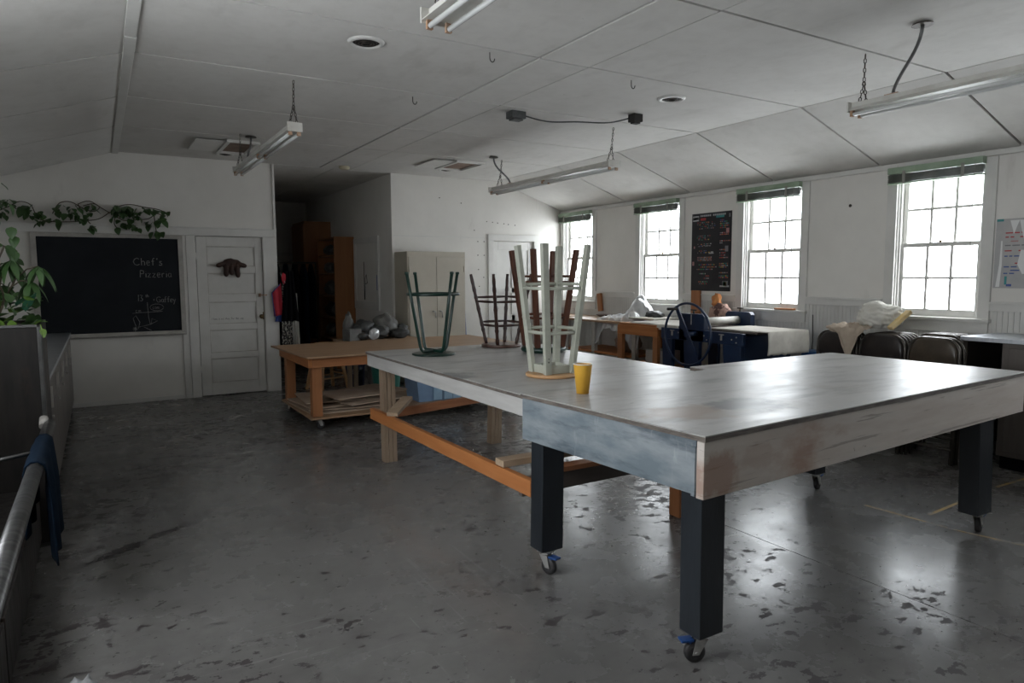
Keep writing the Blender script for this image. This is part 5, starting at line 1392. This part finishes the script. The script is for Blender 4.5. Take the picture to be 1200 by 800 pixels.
def film1(u, v):
    y = 6.78+u*.92; x = 5.95+v*.55
    h = .33*math.exp(-((u-.33)/.17)**2-((v-.6)/.35)**2)+.05*math.exp(-((u-.75)/.2)**2)
    z = .915+h+.035*noise.noise((u*9, v*7, 1))+.02*noise.noise((u*21, v*17, 4))
    if v < .12: z -= (.12-v)/.12*(.16+.22*max(0, math.sin(u*7+1)))
    return (x+.02*noise.noise((u*13, v*9, 7)), y, max(z, .913) if v >= .12 else z)
cloth('plastic_sheet', film1, 'film', 'crumpled clear plastic sheet draped over the white side table', 'plastic', 60, 44, (6.2, 7.3, .91), solid=.0)
def film2(u, v):
    return (5.90+.03*noise.noise((u*6, v*5, 3))+.02*u, 7.05+.16*(u-.5)*(1-.3*v)+.02*math.sin(v*6), .88-.50*v)
cloth('plastic_strip', film2, 'greycloth', 'twisted grey-brown sheet hanging down in front of the side table', 'plastic', 10, 20, (5.9, 7.0, .9), solid=.003)
o = MB().blob((6.25, 6.78, 1.0), (.1, .13, .055), .35, 3, 52, 3, .97).build('plastic_bag', 'bagdark', origin=(6.25, 6.78, .97)); tag(o, 'dark grey wrapped packet between the plastic sheet and the press', 'bag')
o = MB().box(5.98, 6.4, 6.50, 6.98, .955, .975).build('paper_stack', 'whitecloth', bevel=.003); tag(o, 'flat white paper stack left of the press blanket', 'paper')
# far left: low shelf board + bowl below window 1
o = MB().box(6.2, 6.60, 8.45, 9.4, .855, .905).build('wall_shelf', 'ply', bevel=.003); tag(o, 'narrow wooden shelf board below the farthest window', 'shelf')
o = MB().lathe([(.04, 0), (.09, .02), (.13, .045), (.125, .05)], (6.35, 7.95, .906), 24).build('shallow_bowl', 'darkbrown', origin=(6.35, 7.95, .906)); tag(o, 'shallow dark bowl on the side table below the farthest window', 'bowl')
o = MB().box(-.045, .045, -.02, .02, 0, .27, Matrix.Translation((6.585, 8.34, .98)) @ Matrix.Rotation(R(90), 4, 'Z') @ Matrix.Rotation(R(8), 4, 'Y')).build('wood_block', 'pine_v', bevel=.003); tag(o, 'small brown board leaning on the wall right of the farthest window', 'board')
o = MB().box(6.575, 6.605, 6.31, 6.46, .70, 1.325).build('wood_board', 'pine_v', bevel=.003); tag(o, 'upright pine board against the wall below the black poster', 'board')
# sack with orange
sk = thing('fabric_bag', 'tied patchwork bag with an orange knot on the press, below the black poster', 'bag', (6.44, 5.84, .93))
MB().blob((0, 0, .12), (.10, .15, .13), .3, 3, 61, 3, .0).build('body', 'pattern', sk)
MB().blob((0, .06, .27), (.05, .06, .10), .4, 3, 62, 3).build('knot', 'yellow', sk)
sk.children[0].data.materials[0] = mat('patchwork_cloth', (.42, .27, .22), (.10, .05, .045), 9, .5, .56, rough=.85)
sk.children[1].data.materials[0] = mat('orange_cloth', (.62, .28, .09), (.5, .16, .07), 9, rough=.8)
# trays by the window 3 sill
o = MB().box(WX-.052, WX-.005, 4.93, 5.18, 1.129, 1.148).build('wood_strip', 'pine_y', bevel=.002); tag(o, 'small pine strip lying on the sill right of the black poster', 'board')
# blue bin by wall right of press
o = MB().lathe([(.10, 0), (.12, .7), (.125, .72)], (6.47, 4.58, 0), 20).build('blue_bin', 'pressb', origin=(6.47, 4.58, 0)); tag(o, 'blue cylindrical bin by the wall at the near end of the press', 'bin')
o = MB().tube([(WX-.02, 4.70, 1.09), (WX-.02, 4.69, .8), (WX-.03, 4.70, .55)], .004, 6).build('wall_cable', 'ventdark', origin=(WX-.02, 4.7, 1.0)); tag(o, 'thin black cable hanging down the wall right of the press', 'cable')

# ------------------------------------------------------------------ folding chairs stacked against the window wall
def folding_chair(label, m, group):
    t = thing('folding_chair', label, 'chair', (0, 0, 0), 0, group)
    W2 = .208
    # local: faces -x ; y across ; z up ; folded flat and standing
    def rr(z0, z1, x, w2, r, rad, n=6):
        pts = [(x, -w2, z0), (x, -w2, z1-rad)]
        pts += [(x, -w2+rad-rad*math.cos(a), z1-rad+rad*math.sin(a)) for a in [k*PI/2/n for k in range(1, n+1)]]
        pts += [(x, w2-rad+rad*math.sin(a), z1-rad+rad*math.cos(a)) for a in [k*PI/2/n for k in range(0, n+1)]]
        pts += [(x, w2, z0)]
        return pts
    MB().tube(rr(0, 1.0, 0, W2, .012, .11), .0125, 8).build('frame', 'chairframe', t)
    def back(u, v):
        y = -W2+.012+u*(2*W2-.024); zt = .995
        e = abs(u-.5)*2
        topz = zt-.10*max(0, e-.5)**2*3.2
        z = .79+.01*math.cos((u-.5)*PI)+v*(topz-.79)
        return (-.012-.014*math.sin(v*PI)+.02*(u-.5)**2*4*.5, y, z)
    MB().grid(back, 16, 8).build('backrest', m, t, solid=.004)
    def seat(u, v):
        y = -W2+.035+u*(2*W2-.07); z = .30+v*.40
        return (.008-.012*math.sin(v*PI)*math.sin(u*PI), y, z)
    MB().grid(seat, 10, 8).build('seat', m, t, solid=.006)
    for sy in (-1, 1): MB().tube([(.022, sy*(W2-.025), 0), (.022, sy*(W2-.025), .62)], .011, 8).build('rear_leg', 'chairframe', t)
    for z in (.12, .22): MB().cyl((0, -W2, z), (0, W2, z), .008, 8).build('stretcher', 'chairframe', t)
    return t
G1 = 'folding chairs stacked under the nearest window'
def names(i, n, side): 
    o_ = ['front', 'second', 'third', 'fourth', 'fifth', 'sixth', 'seventh'][i]
    return '%s folded chair of the %s stack under the nearest window' % (o_, side)
ch0 = folding_chair('dark brown '+names(0, 0, 'left'), 'chair', G1)
ch0.location = (5.76, 3.86, 0); ch0.rotation_euler = (0, R(2), R(-6))
for i in range(1, 4):
    c = dup(ch0, (5.76+i*.065, 3.86+i*.01, 0), None, 'dark brown '+names(i, 0, 'left')); c.rotation_euler = (0, R(2), R(-6))
for i in range(6):
    c = dup(ch0, (5.76+i*.062, 3.435+i*.006, 0), None, 'dark brown '+names(i, 0, 'middle')); c.rotation_euler = (0, R(2), R(-4))
c2_ = folding_chair('olive brown '+names(0, 0, 'right'), 'chair2', G1)
c2_.location = (5.76, 3.005, 0); c2_.rotation_euler = (0, R(2), R(-4))
for i in range(1, 6):
    c = dup(c2_, (5.76+i*.065+(.25 if i > 1 else 0), 3.005+(.155 if i > 1 else 0), 0), None, 'olive brown '+names(i, 0, 'right')); c.rotation_euler = (0, R(2), R(-4))
# canvas and cloth heap on top
def cv1(u, v):
    y = 3.55+u*.37
    n_ = .03*noise.noise((u*7, v*7, 2))+.012*noise.noise((u*17, v*15, 5))
    if v < .3:
        t = (.3-v)/.3; yc = 3.69
        dr = .27*max(0, 1-abs(y-yc)*6.5)+.03
        return (5.705+n_*.6-.01*t, y+(yc-y)*t*.35, 1.036-dr*t)
    t = (v-.3)/.7
    return (5.705+t*.42, y, 1.036+.02*math.sin(t*3)+abs(n_)*1.6)
cloth('canvas_cloth', cv1, 'canvas', 'tan canvas cloth thrown over the folded chairs', 'cloth', 34, 26, (5.9, 3.8, 1.03), solid=.006)
def cl2(u, v):
    a = u*2*PI; 
    k = 1+.28*noise.noise((math.cos(a)*2, math.sin(a)*2, v*3))+.12*noise.noise((math.cos(a)*5, math.sin(a)*5, v*7))
    ph = v*PI
    return (6.02+.19*k*math.cos(a)*math.sin(ph), 3.60+.25*k*math.sin(a)*math.sin(ph), max(1.05, 1.15-.11*k*math.cos(ph)+.02))
def heap(c, r, seed, fl_):
    mb = MB(); bm = bmesh.new(); bmesh.ops.create_icosphere(bm, subdivisions=5, radius=1)
    vs = []
    for v in bm.verts:
        d = v.co.normalized()
        n1 = noise.noise(d*1.6+Vector((seed, 0, 0)))
        rid = 1-abs(noise.noise(d*3.2+Vector((0, seed, 0))))*2
        rid2 = 1-abs(noise.noise(d*6+Vector((seed, seed, 0))))*2
        k = 1+.25*n1+.14*rid+.05*rid2
        p = Vector((d.x*r[0]*k, d.y*r[1]*k, d.z*r[2]*k))+Vector(c); p.z = max(p.z, fl_); vs.append(p)
    mb.add(vs, [[v.index for v in f.verts] for f in bm.faces], True); bm.free()
    return mb
o = heap((5.99, 3.58, 1.135), (.16, .165, .12), 4, 1.045).build('cloth_bundle', 'whitecloth', origin=(6.02, 3.6, 1.05)); tag(o, 'bundled off-white cloth on top of the folded chairs', 'cloth')
o = MB().beam((5.84, 3.40, 1.055), (6.02, 3.34, 1.20), .06, .035).build('paper_roll', 'yellow', bevel=.008); tag(o, 'yellow paper strip beside the off-white cloth bundle on the chairs', 'paper')

# steel workbench at right
sw = thing('steel_workbench', 'grey steel workbench along the window wall at the right edge', 'workbench', (6.3, 1.9, 0))
def s_(mb, nm, m): return rel(mb, sw).build(nm, m, sw, bevel=.003)
s_(MB().box(5.98, 6.60, .6, 2.90, .985, 1.02), 'top', 'steel')
s_(MB().box(6.0, 6.58, .7, 2.60, .10, .984), 'drawer_cabinet', 'steel_c')
s_(MB().box(6.0, 6.58, 2.85, 2.885, .0, .984), 'end_panel', 'steel_c')
s_(MB().box(6.54, 6.56, 2.6, 2.85, .1, .984), 'back_panel', 'dark')
for k in range(3):
    s_(MB().box(5.985, 5.999, .75+k*.61, 1.33+k*.61, .15, .95), 'door', 'steel_c')
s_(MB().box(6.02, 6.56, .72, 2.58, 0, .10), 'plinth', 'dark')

# ------------------------------------------------------------------ posters
po = thing('wall_poster', 'tall black poster with rows of coloured dots between two windows', 'poster', (WX-.004, 6.185, 1.32))
PY0, PY1, PZ0, PZ1 = 6.515, 5.86, 1.32, 2.30
rel(MB().box(WX-.004, WX-.002, PY1, PY0, PZ0, PZ1), po).build('sheet', 'poster', po)
rp = random.Random(9)
def pp(u, v, w_, h_, m):
    groups.setdefault(m, MB())
    y = PY0+(PY1-PY0)*u; z = PZ1+(PZ0-PZ1)*v
    groups[m].box(WX-.0052, WX-.0042, y-w_, y, z-h_, z)
groups = {}
pp(.02, .03, .105, .065, 'd_white'); pp(.03, .045, .09, .035, 'd_grey')
for k in range(16):
    if k != 7: pp(.22+k*.04, .022-.0*k, .017, .022, 'd_white')
for k in range(6): pp(.23+k*.022, .06, .011, .034, 'd_red')
for k in range(9): pp(.62+k*.022, .042, .011, .03, 'd_teal')
pp(.93, .03, .022, .045, 'd_grey')
cols = ['d_red', 'd_teal', 'd_white', 'd_yellow', 'd_orange', 'd_green', 'd_grey', 'd_pink', 'd_blue']
rowsL = [(.115, .15, .62, 9), (.14, .14, .62, 9), (.165, .18, .62, 9), (.19, .2, .58, 8), (.285, .16, .5, 8), (.31, .14, .42, 7), (.335, .14, .46, 8), (.39, .16, .56, 10), (.415, .18, .52, 10), (.48, .16, .48, 8), (.50, .16, .48, 8)]
for v, u0, u1, n in rowsL:
    for k in range(n): 
        if rp.random() < .85: pp(u0+(u1-u0)*k/n, v+rp.uniform(-.003, .003), rp.uniform(.008, .024), rp.uniform(.006, .014), rp.choice(cols))
for v in (.56, .58, .60):
    for k in range(13): pp(.16+k*.029, v, .011, .012, rp.choice(['d_white', 'd_grey', 'd_pink', 'd_orange', 'd_white']))
for v, u0 in ((.655, .2), (.685, .25), (.715, .15)):
    for k in range(10): pp(u0+k*.042, v, .014, .012, rp.choice(cols))
for v, u0, n in ((.77, .22, 5), (.80, .38, 3), (.83, .34, 4), (.875, .2, 7), (.90, .22, 6)):
    for k in range(n): pp(u0+k*.035, v, .013, .013, rp.choice(['d_white', 'd_green', 'd_red', 'd_orange', 'd_grey']))
for v, n in ((.10, 3), (.12, 5), (.145, 6), (.17, 6), (.195, 4), (.26, 6), (.28, 6), (.36, 7), (.385, 2), (.47, 4), (.51, 4), (.54, 4), (.57, 6), (.645, 6), (.67, 6), (.69, 5), (.76, 6), (.80, 6), (.82, 6)):
    for k in range(n):
        pp(.72+k*.038, v, rp.uniform(.01, .02), .012, rp.choice(cols if v < .25 or v > .6 else ['d_white', 'd_grey', 'd_red', 'd_pink', 'd_orange']))
pp(.87, .21, .045, .06, 'd_pink'); pp(.85, .43, .05, .07, 'd_grey'); pp(.03, .62, .03, .05, 'd_pink'); pp(.06, .42, .02, .03, 'd_pink')
pp(.45, .51, .08, .012, 'd_white'); pp(.5, .495, .04, .012, 'd_white')
for (u, v, w_, h_, m) in ((.80, .87, .09, .06, 'd_grey'), (.82, .88, .03, .05, 'd_green'), (.86, .88, .03, .05, 'd_yellow'), (.74, .925, .15, .02, 'd_white')): pp(u, v, w_, h_, m)
for m, mb in groups.items(): rel(mb, po).build('printed_marks', m, po, kind='stuff')

p2 = thing('torn_chart', 'torn grey wall chart with red and blue text lines right of the nearest window', 'poster', (WX-.004, 2.65, 1.40))
rel(MB().box(WX-.004, WX-.002, 2.30, 2.975, 1.40, 1.985), p2).build('sheet', 'paper', p2)
groups = {}
def p3(y, z, w_, h_, m): groups.setdefault(m, MB()); groups[m].box(WX-.0052, WX-.0042, y-w_, y, z-h_, z)
for k, (z, m) in enumerate(((1.87, 'd_red'), (1.835, 'd_red'), (1.80, 'd_pink'), (1.765, 'd_grey'), (1.72, 'd_red'), (1.675, 'd_blue'), (1.645, 'd_blue'), (1.615, 'd_red'), (1.585, 'd_blue'), (1.555, 'd_blue'), (1.53, 'd_blue'))):
    y = 2.90
    while y > 2.35:
        w_ = rp.uniform(.02, .07)
        if rp.random() < .75: p3(y, z, w_, .010, m)
        y -= w_+.012
p3(2.97, 1.984, .05, .02, 'd_teal'); p3(2.72, 1.99, .12, .02, 'd_teal'); p3(2.62, 1.98, .2, .03, 'd_teal'); p3(2.89, 1.50, .018, .07, 'd_teal'); p3(2.875, 1.435, .04, .02, 'd_blue')
for m, mb in groups.items(): rel(mb, p2).build('printed_lines', m, p2, kind='stuff')
tr = MB()
def strip(pts, pts2):
    n = len(pts); vs = [(WX-.0062, y, z) for y, z in pts]+[(WX-.0062, y, z) for y, z in pts2]
    tr.add(vs, [(i, i+1, n+i+1, n+i) for i in range(n-1)])
strip([(2.87, 1.97), (2.85, 1.90), (2.84, 1.86)], [(2.80, 1.97), (2.82, 1.91), (2.835, 1.86)])
strip([(2.80, 1.97), (2.78, 1.88), (2.76, 1.80), (2.73, 1.72)], [(2.66, 1.97), (2.69, 1.88), (2.70, 1.80), (2.715, 1.72)])
strip([(2.93, 1.80), (2.935, 1.6), (2.955, 1.41)], [(2.92, 1.80), (2.915, 1.6), (2.925, 1.41)])
strip([(2.78, 1.72), (2.80, 1.6), (2.76, 1.52)], [(2.72, 1.72), (2.71, 1.6), (2.74, 1.52)])
strip([(2.74, 1.54), (2.72, 1.45), (2.73, 1.40)], [(2.70, 1.54), (2.69, 1.45), (2.68, 1.40)])
rel(tr, p2).build('torn_patches', 'papertorn', p2)
